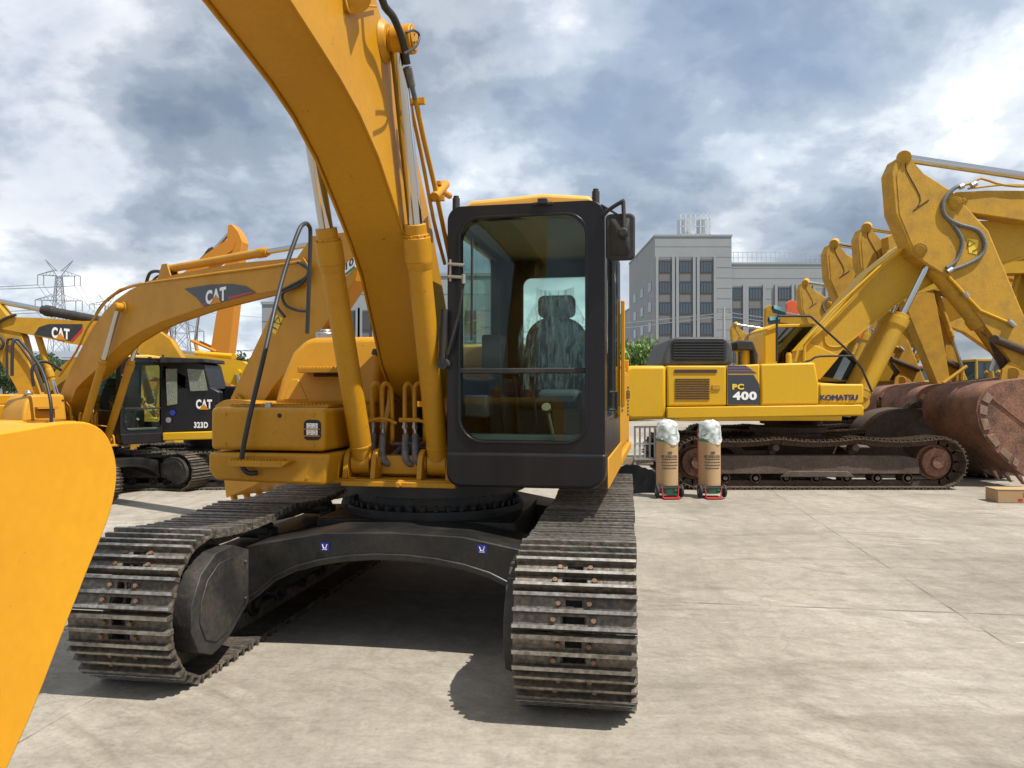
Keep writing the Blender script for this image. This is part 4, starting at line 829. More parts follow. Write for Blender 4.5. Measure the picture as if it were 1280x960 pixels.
    if bk:
        prof = [(.25, -.05), (-.15, -.02), (-.52, -.15), (-.74, -.42), (-.76, -.72), (-.60, -1.0), (-.25, -1.2), (.15, -1.32), (.45, -1.36)]
        c, s = math.cos(bang), math.sin(bang); pp = [(E_.x+c*y-s*z, E_.y+s*y+c*z) for y, z in prof]
        bucket(t, pp, -.62, .62, bm_, (c*1+s*.3, s*1-c*.3))
    return t, boom, stk

# ---- black-bodied machine behind the second one, facing left
L4 = ((-5.35, 13.9, 0), R(-84), .80)
u4 = lambda q: upx(*L4, 0, q)
M4, boom4, stick4 = gen('excavator', 'excavator with black side panels and a black cab, numbered 323D, facing left', *L4, YOLD, u4((226, 470)), u4((9, 406)), u4((52, 540)), rust=False, body=False,
    boom_poly=[u4(q) for q in ((6, 401), (20, 398), (55, 399), (108, 403), (160, 402), (190, 408), (215, 425), (230, 448), (236, 470), (222, 476), (205, 456), (180, 442), (150, 436), (94, 430), (47, 420), (10, 413))],
    stick_poly=[u4(q) for q in ((-28, 364), (0, 377), (16, 398), (32, 420), (41, 455), (54, 490), (62, 522), (46, 532), (23, 482), (0, 443), (-20, 410), (-42, 382))], bk=False, scyl=(u4((160, 408)), u4((-30, 371)), .555, .105, BLKM))
g = G(); dd = [(-.0, *u4(q)) for q in ((48, 419), (54, 410), (66, 406), (108, 406), (107, 414), (93, 427))]; X4 = .187; g.loft([(X4, v[1], v[2]) for v in dd], [(X4+.004, v[1], v[2]) for v in dd]); g.obj('decal', BLK, boom4, smooth=0)
dd = [(-.0, *u4(q)) for q in ((106, 413), (109, 407), (108, 415), (96, 428), (93, 427))]; g = G(); g.loft([(X4+.004, v[1], v[2]) for v in dd], [(X4+.007, v[1], v[2]) for v in dd]); g.obj('decal_stripe', REDV, boom4, smooth=0)
a4, b4, c4 = [Vector((X4+.008, *u4(q))) for q in ((70, 423), (92, 425.5), (70, 409.5))]; cat_logo(boom4, a4, (b4-a4), (0, 0, 1), (c4-a4).length, (b4-a4).length, (1, 0, 0), world=False)
g = G(); g.tube([(X4+.04, *u4(q)) for q in ((27, 395), (14, 399), (4, 406), (4, 416), (11, 428), (9, 436), (0, 438))], .03, smooth=4); g.tube([(X4+.04, *u4(q)) for q in ((16, 470), (16, 430), (20, 425), (26, 427), (38, 442), (50, 462), (60, 490))], .025, smooth=4); g.obj('stick_hose', BHOSE, M4)
def w4(q, Y=12.72): return at(q, Y)
g = G(); P_ = [w4(q) for q in ((203, 455), (262, 484), (274, 490), (274, 538), (203, 541))]
g.loft([p for p in P_], [p+Vector((0, .18, 0)) for p in P_]); g.obj('side_panel', CABB, M4, bevel=.02, world=True)
g = G(); P_ = [w4(q) for q in ((201, 452), (232, 449), (255, 455), (263, 487), (201, 487))]; Q_ = [w4(q, 12.70) for q in ((206, 461), (222, 461), (222, 508), (207, 508))]
g.loft(P_, [p+Vector((0, .75, 0)) for p in P_]); cb4 = g.obj('cab_side', CABB, M4, bevel=.02, world=True)
for quad in (((207, 461), (221, 461), (221, 505), (209, 507)), ((234, 461), (254, 462), (259, 488), (238, 489))):
    Q_ = [at(q, 12.69) for q in quad]; g = G(); g.loft(Q_, [p+Vector((0, .02, 0)) for p in Q_]); g.obj('window', mat('pale_pane', (.20, .24, .20), .08, fine=.4, dirt=.7, dirtcol=(.30, .25, .10), scale=3), M4, world=True)
g = G(); P_ = [w4(q, 12.6) for q in ((199, 446), (255, 448), (256, 453), (199, 454))]; g.loft(P_, [p+Vector((0, .9, 0)) for p in P_]); g.obj('cab_roof', BLKM, M4, bevel=.015, world=True)
g = G(); P_ = [w4(q, 12.66) for q in ((203, 541), (300, 538), (300, 548), (203, 551))]; g.loft(P_, [p+Vector((0, 2.1, 0)) for p in P_]); g.obj('side_skirt', YK, M4, bevel=.02, world=True)
g = G(); P_ = [w4(q, 13.4) for q in ((203, 480), (330, 484), (330, 540), (203, 540))]; g.loft(P_, [p+Vector((0, 1.3, 0)) for p in P_]); g.obj('engine_body', CABB, M4, bevel=.03, world=True)
a, b = at((245, 511), 12.70), at((265, 511), 12.70)
cat_logo(M4, a, (b-a), (0, 0, 1), .155, (b-a).length, (0, -1, 0))
a, b = at((242.5, 535), 12.70), at((260, 535), 12.70); text('323D', WHT, M4, a, (b-a), (0, 0, 1), .10, (b-a).length, bold=.04)
for q, mm in (((216, 516), BLUEV), ((211, 525), STL)):
    g = G(); p = at(q, 12.70); g.cyl(p, p+Vector((0, -.012, 0)), .045, n=20); g.obj('round_sticker', mm, M4, world=True)
# its stick / boom seen at far left, traced on its own plane
def pl4(q, x=.19): y, z = unp(M4, x, q); return (x, y, z)
for o in (boom4, stick4):
    pass

# ---- big machine on the right (side on, facing right)
PC = thing('excavator', 'bright yellow excavator numbered 400 standing side on beyond the two gas cylinders', 'excavator', (5.1, 14.2, 0), R(90))
YN = 12.75
def quad_prism(nm, m, pts, Y, dep, parent=PC, bevel=.02, seg=2, smooth=38):
    g = G(); A_ = [at(q, Y) for q in pts]; g.loft(A_, [p+Vector((0, dep, 0)) for p in A_]); return g.obj(nm, m, parent, bevel=bevel, seg=seg, world=True, smooth=smooth)
for s in (-1, 1):
    tr_ = make_track(PC, s*1.19, s, L=4.02, W=.6, hero=False, m=TRKO, frame_m=URUST, Rb=.41, gh=.03, sag=.05, guard=False, idl_m=RUST)
    # shift so that sprocket and idler stand where they do
carbody(PC, 0, URUST)
quad_prism('counterweight', YK, [(778, 462), (790, 457), (833, 457), (833, 524), (790, 525), (778, 520)], YN, 2.8, bevel=.06, seg=4)
quad_prism('engine_door', YK, [(833.8, 457), (908, 457), (908, 507), (833.8, 508)], YN, 2.8, bevel=.03, seg=3)
quad_prism('pump_door', YK, [(908.8, 457), (950, 455), (950, 507), (908.8, 507)], YN, 2.8, bevel=.03, seg=3)
quad_prism('fuel_tank', YK, [(950.8, 455), (1019, 453), (1024, 480), (1024, 506), (950.8, 507)], YN, 1.0, bevel=.035, seg=3)
quad_prism('toolbox', YK, [(1024.6, 480), (1080, 480), (1080, 505), (1024.6, 505)], YN, .9, bevel=.03, seg=3)
quad_prism('engine_body', YK, [(905, 459), (1015, 459), (1020, 478), (1078, 482), (1078, 520), (905, 520)], YN+1.2, 1.5)
quad_prism('side_skirt', YK, [(834, 509), (1078, 506), (1080, 512), (1076, 519), (850, 523), (834, 523)], YN-.06, .3, bevel=.015)
quad_prism('deck', YK, [(834, 509), (1080, 508), (1080, 520), (834, 522)], YN+.25, 2.5)
g = G()
for k in range(9):
    y0 = 473.5+k*3.0
    for (a_, b_) in (((844, y0), (887, y0+1.5)),):
        p, q = at(a_, YN-.008), at(b_, YN-.008); g.b2(p.x, q.x, YN-.014, YN-.001, q.z, p.z)
p, q = at((843, 462), YN), at((896, 466), YN); g.b2(p.x, q.x, YN-.014, YN-.001, q.z, p.z)
g.obj('vent', mat('vent_maroon', (.05, .02, .015), .6), PC, world=True)
g = G(); p, q = at((890, 481), YN), at((900, 487), YN); g.b2(p.x, q.x, YN-.02, YN-.001, q.z, p.z); g.obj('door_latch', YOLD, PC, world=True, bevel=.004)
g = G(); dp = [at(q, YN-.004) for q in ((909.5, 468.5), (942, 468.5), (949, 480), (950, 506), (910, 506))]; g.loft(dp, [v+Vector((0, .003, 0)) for v in dp]); g.obj('decal', GREYV, PC, world=True, smooth=0)
g = G()
for z in (456.8, 460.4, 464.0): dp = [at(q, YN-.004) for q in ((909.5, z), (931+(z-456)*1.4, z), (935+(z-456)*1.4, z+2.6), (909.5, z+2.6))]; g.loft(dp, [v+Vector((0, .003, 0)) for v in dp])
g.obj('decal_stripe', mat('stripe_navy', (.055, .05, .13), .4), PC, world=True, smooth=0)
def wtext(s, m, q0, q1, h, Y, par, bold=.04, **k):
    a, b = at(q0, Y), at(q1, Y); return text(s, m, par, a, (b-a), (0, 0, 1), h, (b-a).length, bold=bold, **k)
wtext('PC', YLAB, (915.5, 487), (930, 487), .095, YN-.01, PC, .05)
wtext('400', WHT, (916, 500), (946, 500), .14, YN-.01, PC, .05)
wtext('KOMATSU', NAVY, (1025.5, 500.5), (1072, 500), .088, YN-.006, PC, 0, fat=.008)
# engine cover with grille, exhaust
quad_prism('air_filter_housing', mat('charcoal_plastic', (.045, .05, .055), .5, dirt=.4, dirtcol=(.12, .12, .11)), [(826, 458), (830, 445), (838, 423), (848, 421), (908, 421), (916, 430), (917, 456)], YN+.25, 1.6, bevel=.06, seg=3)
quad_prism('grille', BLKM, [(840, 426), (844, 423.5), (904, 423.5), (908, 427), (908, 448), (904, 451), (843, 451), (839.5, 448)], YN+.235, .03, bevel=.0)
g = G()
for k in range(7): p, q = at((842, 426.5+k*3.4), YN+.22), at((906, 427.7+k*3.4), YN+.22); g.b2(p.x, q.x, YN+.218, YN+.235, q.z, p.z)
g.obj('grille_bars', mat('grille_grey', (.03, .033, .035), .4), PC, world=True)
g = G(); p, q = at((932, 456), YN+.7), at((932, 438), YN+.7); g.cyl(p, q, .075, n=20); q2 = at((932, 425), YN+.7); g.cyl(at((932, 436), YN+.7), at((932, 433), YN+.7), .10, n=20); ex = g.obj('exhaust_pipe', YK, PC, world=True)
quad_prism('exhaust_cover', BLKM, [(921, 437), (920, 428), (925, 425), (941, 426), (943, 431), (948, 444), (947, 456), (943, 456), (941, 438)], YN+.55, .5, bevel=.02)
g = G(); g.cyl(at((986, 455), YN+.4), at((986, 443), YN+.4), .048, n=16); g.cyl(at((986, 444), YN+.4), at((986, 441), YN+.4), .04, n=16); g.obj('filler_neck', YK, PC, world=True, bevel=.006)
# cab on the far side
CY = 14.75
cabp = quad_prism('cab_rear', YK, [(955, 458), (955, 418), (960, 411), (972, 408), (972, 458)], CY, 1.0, bevel=.03)
quad_prism('cab_roof', YK, [(958, 411), (968, 405.5), (1020, 404.5), (1020, 408.5), (972, 409.5), (960, 414)], CY-.03, 1.06, bevel=.012)
quad_prism('cab_window', GLD, [(972, 409.5), (1018, 408.5), (1074, 460), (1074, 478), (1028, 478), (990, 460), (972, 458)], CY+.02, .012, bevel=0)
quad_prism('cab_window', GLD, [(972, 409.5), (1018, 408.5), (1074, 460), (1074, 478), (1028, 478), (990, 460), (972, 458)], CY+.95, .012, bevel=0)
g = G()
for a_, b_ in (((1018, 407), (1076, 459)), ((1076, 459), (1072, 480)), ((1026, 479), (1072, 479)), ((1018, 407), (1018, 475))):
    for Y_ in (CY+.0, CY+.95): g.tube([at(a_, Y_), at(b_, Y_)], .035, n=8)
g.obj('cab_frame', BLKM, PC, world=True)
g = G(); s0, s1 = at((1000, 455), CY+.5), at((1012, 425), CY+.5); g.b2(s0.x-.1, s0.x+.05, CY+.3, CY+.8, s0.z-.1, s1.z); g.b2(s0.x-.1, s0.x+.45, CY+.3, CY+.8, s0.z-.3, s0.z-.05); g.obj('seat', SEAT, PC, world=True, bevel=.03)
quad_prism('cab_base', YK, [(955, 458), (1078, 479), (1078, 510), (955, 510)], CY, 1.0)
# hand rails
g = G(); g.tube([at(q, YN+.5) for q in ((971, 452), (971, 397), (973, 395), (1011, 395), (1014, 396), (1062, 440), (1078, 462), (1090, 490))], .021, n=8); g.tube([at(q, YN+.3) for q in ((1007, 452), (1014, 450), (1024, 445.5), (1065, 445))], .018, n=8, smooth=3); g.obj('handrail', BLKM, PC, world=True)
g = G(); g.tube([at(q, 13.9) for q in ((1005, 452), (1006, 432), (1010, 426), (1028, 411), (1100, 335), (1127, 312), (1150, 300))], .03, n=8); g.tube([at(q, 13.85) for q in ((994, 452), (998, 436), (1012, 420), (1040, 388), (1105, 328), (1135, 305))], .022, n=8); g.obj('boom_pipe', YK, PC, world=True)
# boom traced as one plate box
YB = mat('boom_yellow', (.52, .30, .016), .45, spec=.35, dirt=.4, dirtcol=(.34, .2, .05), fine=.1, scale=1.6, bump=.05)
bpts = [(990, 458), (1002, 438), (1036, 400), (1086, 341), (1130, 307), (1165, 286), (1220, 276), (1300, 275), (1420, 290), (1420, 316), (1280, 322), (1246, 333), (1168, 353), (1125, 377), (1060, 429), (1022, 470), (1000, 474)]
boomp = quad_prism('boom', YB, bpts, 14.0, .45, bevel=.015, smooth=20)
def poly_strip(pts, w, Y, dep, nm, m, par):
    for a_, b_ in zip(pts, pts[1:]):
        pass
g = G()
for line in (bpts[10:16], bpts[1:6]):
    for a_, b_ in zip(line, line[1:]):
        A_, B_ = at(a_, 13.98), at(b_, 13.98); d_ = (B_-A_).normalized(); n_ = Vector((-d_.z, 0, d_.x))*.012
        g.loft([A_+n_, B_+n_, B_-n_, A_-n_], [v+Vector((0, .49, 0)) for v in (A_+n_, B_+n_, B_-n_, A_-n_)])
g.obj('boom_edge_plate', YK, boomp, world=True, smooth=0)
g = G(); g.tube([at(q, 13.99) for q in ((1031, 418), (1032, 428), (1038, 433), (1050, 433), (1062, 428))], .012, n=6, smooth=3); g.obj('weld_seam', YK, boomp, world=True)
quad_prism('boom_foot', YK, [(1005, 437), (1012, 428), (1050, 445), (1026, 474), (1010, 478)], 13.96, .53, bevel=.01)
for Y_, q0, q1, f in ((13.75, (1074, 502), (1160, 330), .61), (14.62, (1058, 498), (1146, 330), .61)):
    cylinder(PC, at(q0, Y_), at(q1, Y_), f, .135, .055, mb=YB, world=True, xw=.2)
# its stick and bucket stand beyond the frame edge
stp = quad_prism('stick', YB, [(1370, 250), (1400, 240), (1455, 290), (1440, 420), (1415, 540), (1395, 540), (1400, 420), (1392, 320)], 14.05, .35)

# ---- row of dusty machines facing left at the right edge
R1 = thing('excavator', 'dusty yellow excavator reaching in from the right with a large rusty bucket on the ground', 'excavator', (13.7, 13.85, 0), R(-90), 'row of dusty excavators on the right')
def pr(q, x=.2): return unp(R1, x, q)
def gen_into(root, polyS, polyB, m=YROW):
    for s in (-1, 1): make_track(root, s*1.25, s, hero=False, m=TRKO, frame_m=URUST, L=3.6)
    carbody(root, 0, URUST)
    g = G(); g.b2(-1.38, 1.38, -.9, 2.9, 1.0, 1.12); g.b2(-1.38, -.42, -.8, 2.5, 1.12, 1.95); g.b2(.42, 1.38, .9, 2.5, 1.12, 1.95); g.b2(-.42, .42, 1.0, 2.5, 1.12, 1.95); g.obj('engine_body', m, root, bevel=.04)
    g = G(); cw = [(-1.38, 2.51)]+[((-1+2*k/12)*1.38, 3.15-.45*abs(-1+2*k/12)**3) for k in range(13)]+[(1.38, 2.51)]; g.prism(cw, 'z', 1.05, 2.0); g.obj('counterweight', m, root, bevel=.06)
    g = G(); g.b2(.36, 1.38, -.9, .85, 1.12, 1.45); g.b2(.38, 1.36, -.9, .85, 2.74, 2.84)
    for x in (.36, 1.30):
        for y in (-.9, -.02, .77): g.b2(x, x+.08, y, y+.08, 1.45, 2.74)
    cb = g.obj('cab', m, root, bevel=.02); g = G(); g.b2(.40, 1.34, -.87, -.862, 1.45, 2.74); g.b2(.40, 1.34, .81, .818, 1.45, 2.74); g.b2(1.345, 1.353, -.85, .8, 1.45, 2.74); g.obj('window', GLD, cb)
    g = G(); g.prism(polyB, 'x', -.16, .16); bo = g.obj('boom', m, root, bevel=.015, smooth=24)
    g = G(); g.prism(polyS, 'x', -.2, .2); st = g.obj('stick', m, root, bevel=.03, smooth=24)
    for x0, x1 in ((-.21, -.2), (.2, .21)):
        cy, cz = sum(p[0] for p in polyS)/len(polyS), sum(p[1] for p in polyS)/len(polyS)
        g = G(); g.prism([(cy+(y-cy)*.93, cz+(z-cz)*.965) for y, z in polyS], 'x', x0, x1); g.obj('side_plate', m, st, smooth=24)
    return bo, st
sp = [pr(q) for q in ((1122, 197), (1135, 196), (1150, 213), (1190, 238), (1236, 288), (1262, 350), (1300, 440), (1330, 510), (1320, 525), (1303, 515), (1265, 452), (1228, 402), (1190, 350), (1150, 325), (1141, 318), (1118, 265), (1114, 215))]
bp_ = [pr(q, .16) for q in ((1184, 244), (1196, 240), (1235, 238), (1290, 238), (1400, 228), (1520, 240), (1620, 300), (1660, 370), (1640, 385), (1560, 330), (1480, 300), (1400, 290), (1280, 276), (1215, 266), (1190, 264), (1183, 256))]
boomr, stickr = gen_into(R1, sp, bp_)
def p3(q, x): y, z = pr(q, x); return (x, y, z)
g = G(); g.cyl(p3((1193, 254), .16), p3((1193, 254), .27), .115, n=24); g.cyl(p3((1193, 254), .27), p3((1193, 254), .285), .08, n=24); g.cyl(p3((1204, 251), .22), p3((1204, 251), .26), .05, n=8); g.obj('pivot_pin', YROW, boomr, bevel=.006)
g = G(); g.cyl(p3((1130, 197), -.2), p3((1130, 197), .23), .125, n=24); g.obj('tail_boss', YROW, stickr, bevel=.006)
cylinder(R1, p3((1560, 262), 0), p3((1132, 198), 0), .30, .11, .075, mb=YROW)
g = G(); g.cyl(p3((1150, 312), -.22), p3((1150, 312), .26), .12, n=24); g.cyl(p3((1150, 312), .26), p3((1150, 312), .275), .085, n=24); g.obj('cylinder_boss', YROW, stickr, bevel=.006)
cylinder(R1, p3((1150, 313), .0), p3((1241, 424), .0), .84, .165, .07, mb=YROW, name='bucket_cylinder')
# hoses on the stick
g = G(); g.tube([p3(q, .24) for q in ((1204, 231), (1192, 236), (1180, 250), (1179, 264), (1186, 274), (1200, 281), (1222, 288), (1231, 304), (1226, 320), (1205, 332), (1184, 339))], .036, smooth=4); g.tube([p3(q, .23) for q in ((1186, 274), (1196, 287), (1203, 304), (1196, 325), (1183, 335))], .034, smooth=4); g.obj('hose', HOSE, R1)
g = G(); g.tube([p3(q, .2) for q in ((1200, 232), (1215, 229), (1226, 223), (1245, 229), (1270, 233), (1330, 233))], .022, smooth=2); g.tube([p3(q, .2) for q in ((1210, 236), (1225, 234), (1255, 231), (1290, 232))], .018, smooth=2); g.obj('boom_pipe', YOLD, R1)
g = G(); g.tube([p3(q, .23) for q in ((1186, 346), (1208, 370), (1225, 388), (1258, 402))], .026); g.obj('stick_pipe', YK, stickr)
for q, q2 in (((1204, 232), (1199, 234)), ((1220, 229), (1214, 232)), ((1184, 340), (1190, 336)), ((1260, 401), (1268, 408)), ((1205, 366), (1209, 371))):
    g = G(); g.cyl(p3(q, .24), p3(q2, .24), .05, n=8); g.obj('hose_fitting', STL, R1)
g = G(); g.tube([p3(q, .215) for q in ((1133, 200), (1133, 213), (1150, 245), (1147, 258), (1142, 263))], .009, smooth=3); g.tube([p3(q, .215) for q in ((1142, 263), (1152, 256), (1161, 250))], .011, smooth=3); g.obj('grease_line', DRUST, stickr)
g = G(); A_ = [p3(q, .213) for q in ((1209, 298), (1223, 300), (1221, 318), (1211, 316))]; g.loft(A_, [(v[0]+.004, v[1], v[2]) for v in A_]); wl = g.obj('warning_plate', YLAB, stickr)
g = G(); tr_ = [Vector(p3(q, .222)) for q in ((1210, 308), (1219, 304), (1211, 299.5))]; g.tube(tr_+[tr_[0]], .006, n=5); g.tube([p3((1216, 314), .222), p3((1222, 311), .222)], .009, n=5); g.obj('warning_symbol', INK, wl)
# linkage and rusty bucket
g = G()
for x in (-.26, .26): g.tube([p3((1243, 424), x), p3((1300, 446), x)], .075, n=10)
g.tube([p3((1243, 424), 0), p3((1262, 468), 0), p3((1256, 482), 0)], [.10, .11, .08], n=12); g.cyl(p3((1243, 424), -.33), p3((1243, 424), .33), .08, n=16); g.obj('bucket_link', DRUST, R1, bevel=.01)
bs = [pr(q, .85) for q in ((1310, 470), (1280, 474), (1250, 478), (1232, 487), (1222, 502), (1221, 520), (1228, 542), (1245, 564), (1262, 580), (1272, 588), (1280, 594))]
bkr = bucket(R1, bs, -.85, .85, RUST, (.6, -1), teeth=5, ears=False)
for x in (.22, -.22):
    g = G(); g.prism([pr(q, x) for q in ((1248, 484), (1252, 462), (1262, 452), (1276, 458), (1292, 482))], 'x', x-.03, x+.03); g.cyl(p3((1266, 466), x-.07), p3((1266, 466), x+.07), .10, n=18); g.obj('hinge_ear', YROW, bkr, bevel=.006)
cen = Vector(pr((1285, 530), .85))
g = G()   # wear plates on the bucket side
for k in range(3, 9):
    a_, b_ = Vector(bs[k]), Vector(bs[k+1]); m0 = a_.lerp(b_, .12); m1 = a_.lerp(b_, .82); ins = .18
    A_ = [m0.lerp(cen, .03), m1.lerp(cen, .03), m1.lerp(cen, ins), m0.lerp(cen, ins)]; g.loft([(.862, v.x, v.y) for v in A_], [(.885, v.x, v.y) for v in A_])
g.obj('wear_plate', mat('worn_plate', (.27, .17, .11), .6, dirt=.8, dirtcol=(.14, .07, .045), scale=6, fine=.3), bkr, bevel=.006)
g = G(); A_ = [Vector(pr(q, .85)) for q in ((1240, 492), (1310, 545), (1306, 551), (1237, 497))]; g.loft([(.862, v.x, v.y) for v in A_], [(.88, v.x, v.y) for v in A_]); g.obj('side_rib', RUST, bkr)
W1 = at((1125, 196), 13.6)
M_ = root_matrix(R1); yz = pr((1125, 196), 0); W1 = M_ @ Vector((0, yz[0], yz[1]))
for q, Y_, lab in (((1080, 283), 18.6, 'dusty yellow excavator second in the row, stick top just left of the nearest'), ((1040, 303), 21.5, 'dusty yellow excavator arm third in the row, between the tall sticks and the red arm'),
                   ((1005, 352), 28.5, 'dusty yellow excavator arm fourth in the row, its stick just right of the red arm'), ((918, 405), 45, 'farthest small excavator arm of the row, above the exhaust of the side-on machine')):
    c = copy_tree(R1); Y_ = (W1.z-CAM_H)*960/(490-q[1]); T = at(q, Y_); off = T-W1; c.location = R1.location+Vector((off.x, off.y, 0)); c['label'] = lab
# colours that differ in the row: red arm and a bright one with a coil
def lone_arm(label, q, Y_, m, rod=True):
    a = thing('excavator', label, 'excavator', (at(q, Y_).x+6.2, Y_+.2, 0), R(-88))
    return a
# neighbour of the side-on machine (same kind) further back
PCB, pb_, ps_ = gen('excavator', 'yellow excavator standing parallel behind the one numbered 400, only its boom showing', (6.45, 17.8, 0), R(90), 1.0, YB, (-.3, 2.1), (-6.2, 4.6), (-5.2, 1.2), bucket_m=DRUST, bw=.42,
    boom_poly=None)
gen('excavator', 'dusty yellow excavator filling the gap behind the nearest hanging stick on the right', (14.1, 19.6, 0), R(-86), 1.0, YROW, (0, 1.75), (-4.3, 4.5), (-3.2, 1.4), bucket_m=DRUST)
gen('excavator', 'yellow excavator facing right far behind the rusty buckets, its boom crossing the gap', (11.0, 23.5, 0), R(78), 1.0, YOLD, (0, 1.75), (-5.6, 4.9), (-4.9, 1.6), bucket_m=DRUST)
# extra dark bucket and middle bucket
def lone_bucket(label, q, Y_, m, rz, sc=1.0, w=.75):
    t = thing('excavator_bucket', label, 'bucket', (at(q, Y_).x, Y_, 0), rz, None, sc)
    prof = [(.35, 1.28), (0, 1.32), (-.42, 1.22), (-.70, .95), (-.78, .62), (-.62, .32), (-.25, .12), (.2, .03), (.5, .02)]
    bucket(t, prof, -w, w, m, (1, -.1), name='bucket_shell', teeth=5); return t
lone_bucket('dark brown bucket just left of the big rusty bucket, behind a track end', (1192, 590), 14.9, DRUST, R(-58), 1.0, .75)
lone_bucket('dark rusted bucket standing behind the front of the side-on machine', (1120, 590), 15.6, DRUST, R(-100), .98, .65)

# ---- more machines far left
def gpx(label, loc, rz, m, qf, qt, qe, **k):
    u = lambda q: upx(loc, rz, 1.0, 0, q); return gen('excavator', label, loc, rz, 1.0, m, u(qf), u(qt), u(qe), **k)
M5, b5, s5 = gpx('yellow excavator whose small curved boom shows under the emblem boom at the far left', (at((30, 500), 19).x, 19.5, 0), R(82), YOLD, (50, 497), (215, 468), (200, 520), body=False)
L6 = (at((345, 500), 21).x, 21.5, 0)
M6, b6, s6 = gpx('yellow excavator with dark lettering on its low boom, seen above the black cab', L6, R(-90), YK, (345, 500), (208, 462), (205, 530), body=False,
    boom_poly=[upx(L6, R(-90), 1.0, 0, q) for q in ((204, 452), (230, 444), (262, 446), (305, 452), (330, 468), (352, 500), (340, 506), (312, 488), (285, 477), (255, 466), (225, 464), (206, 466))])
wtext('KOMATSU', NAVY, (239, 456), (267, 460), .17, 21.25, M6, 0, fat=.016, name='boom_lettering')
M7, b7, s7 = gpx('orange excavator with its arm raised highest behind the emblem boom on the left', (at((190, 500), 24).x, 25, 0), R(84), ORG, (190, 470), (294, 306), (272, 462), bw=.5, body=False,
    stick_poly=[upx((at((190, 500), 24).x, 25, 0), R(84), 1.0, 0, q) for q in ((289, 283), (294, 282), (302, 291), (307, 304), (304, 322), (291, 440), (284, 470), (270, 470), (267, 440), (285, 330), (288, 300))], scyl=(upx((at((190, 500), 24).x, 25, 0), R(84), 1.0, 0, (236, 346)), upx((at((190, 500), 24).x, 25, 0), R(84), 1.0, 0, (291, 287)), .56, .13, BLKM))
LRA = (at((1130, 500), 36).x, 36.5, 0); uR = lambda q: upx(LRA, R(-90), 1.0, 0, q)
RA, rb_, rs_ = gen('excavator', 'distant excavator with an orange red stick rising behind the railings of the side-on machine', LRA, R(-90), 1.0, RED, uR((1120, 470)), uR((989, 392)), uR((988, 440)), bucket_m=DRUST, stick_poly=[uR(q) for q in ((983, 379), (988, 375), (994, 378), (997, 395), (999, 415), (992, 442), (982, 442), (981, 400))])
LYA = (at((1090, 500), 34).x, 34.5, 0); uY = lambda q: upx(LYA, R(-90), 1.0, 0, q)
YA, yb_, ys_ = gen('excavator', 'distant yellow excavator whose stick carries a coiled teal hose, left of the red arm', LYA, R(-90), 1.0, YOLD, uY((1085, 470)), uY((972, 398)), uY((966, 440)), bucket_m=DRUST, stick_poly=[uY(q) for q in ((956, 385), (961, 381), (967, 385), (984, 400), (985, 412), (975, 440), (962, 440), (956, 410))])
TEAL = mat('teal_hose', (.03, .12, .15), .4)
for (qa, qb) in (((966, 386), (981, 390)), ((961, 401), (974, 398))):
    A_, B_ = at(qa, 33.9), at(qb, 33.9); d_ = B_-A_; g = G(); g.tube([A_+d_*(k/90)+Vector((0, .14*math.cos(k*1.05), .17*math.sin(k*1.05))) for k in range(91)], .03, n=6); g.obj('coiled_hose', TEAL, YA, world=True)
M8, b8, s8 = gen('excavator', 'small orange excavator with a purple name strip behind the black cab', (at((290, 500), 27).x, 27, 0), R(-90), .9, ORG, (0, 1.7), (-4.0, 1.7), (-3.2, .5))
g = G(); p, q = at((263, 478), 24.9), at((290, 486), 24.9); g.b2(p.x, q.x, 24.88, 25.0, q.z, p.z); g.obj('name_strip', NAVY, M8, world=True)

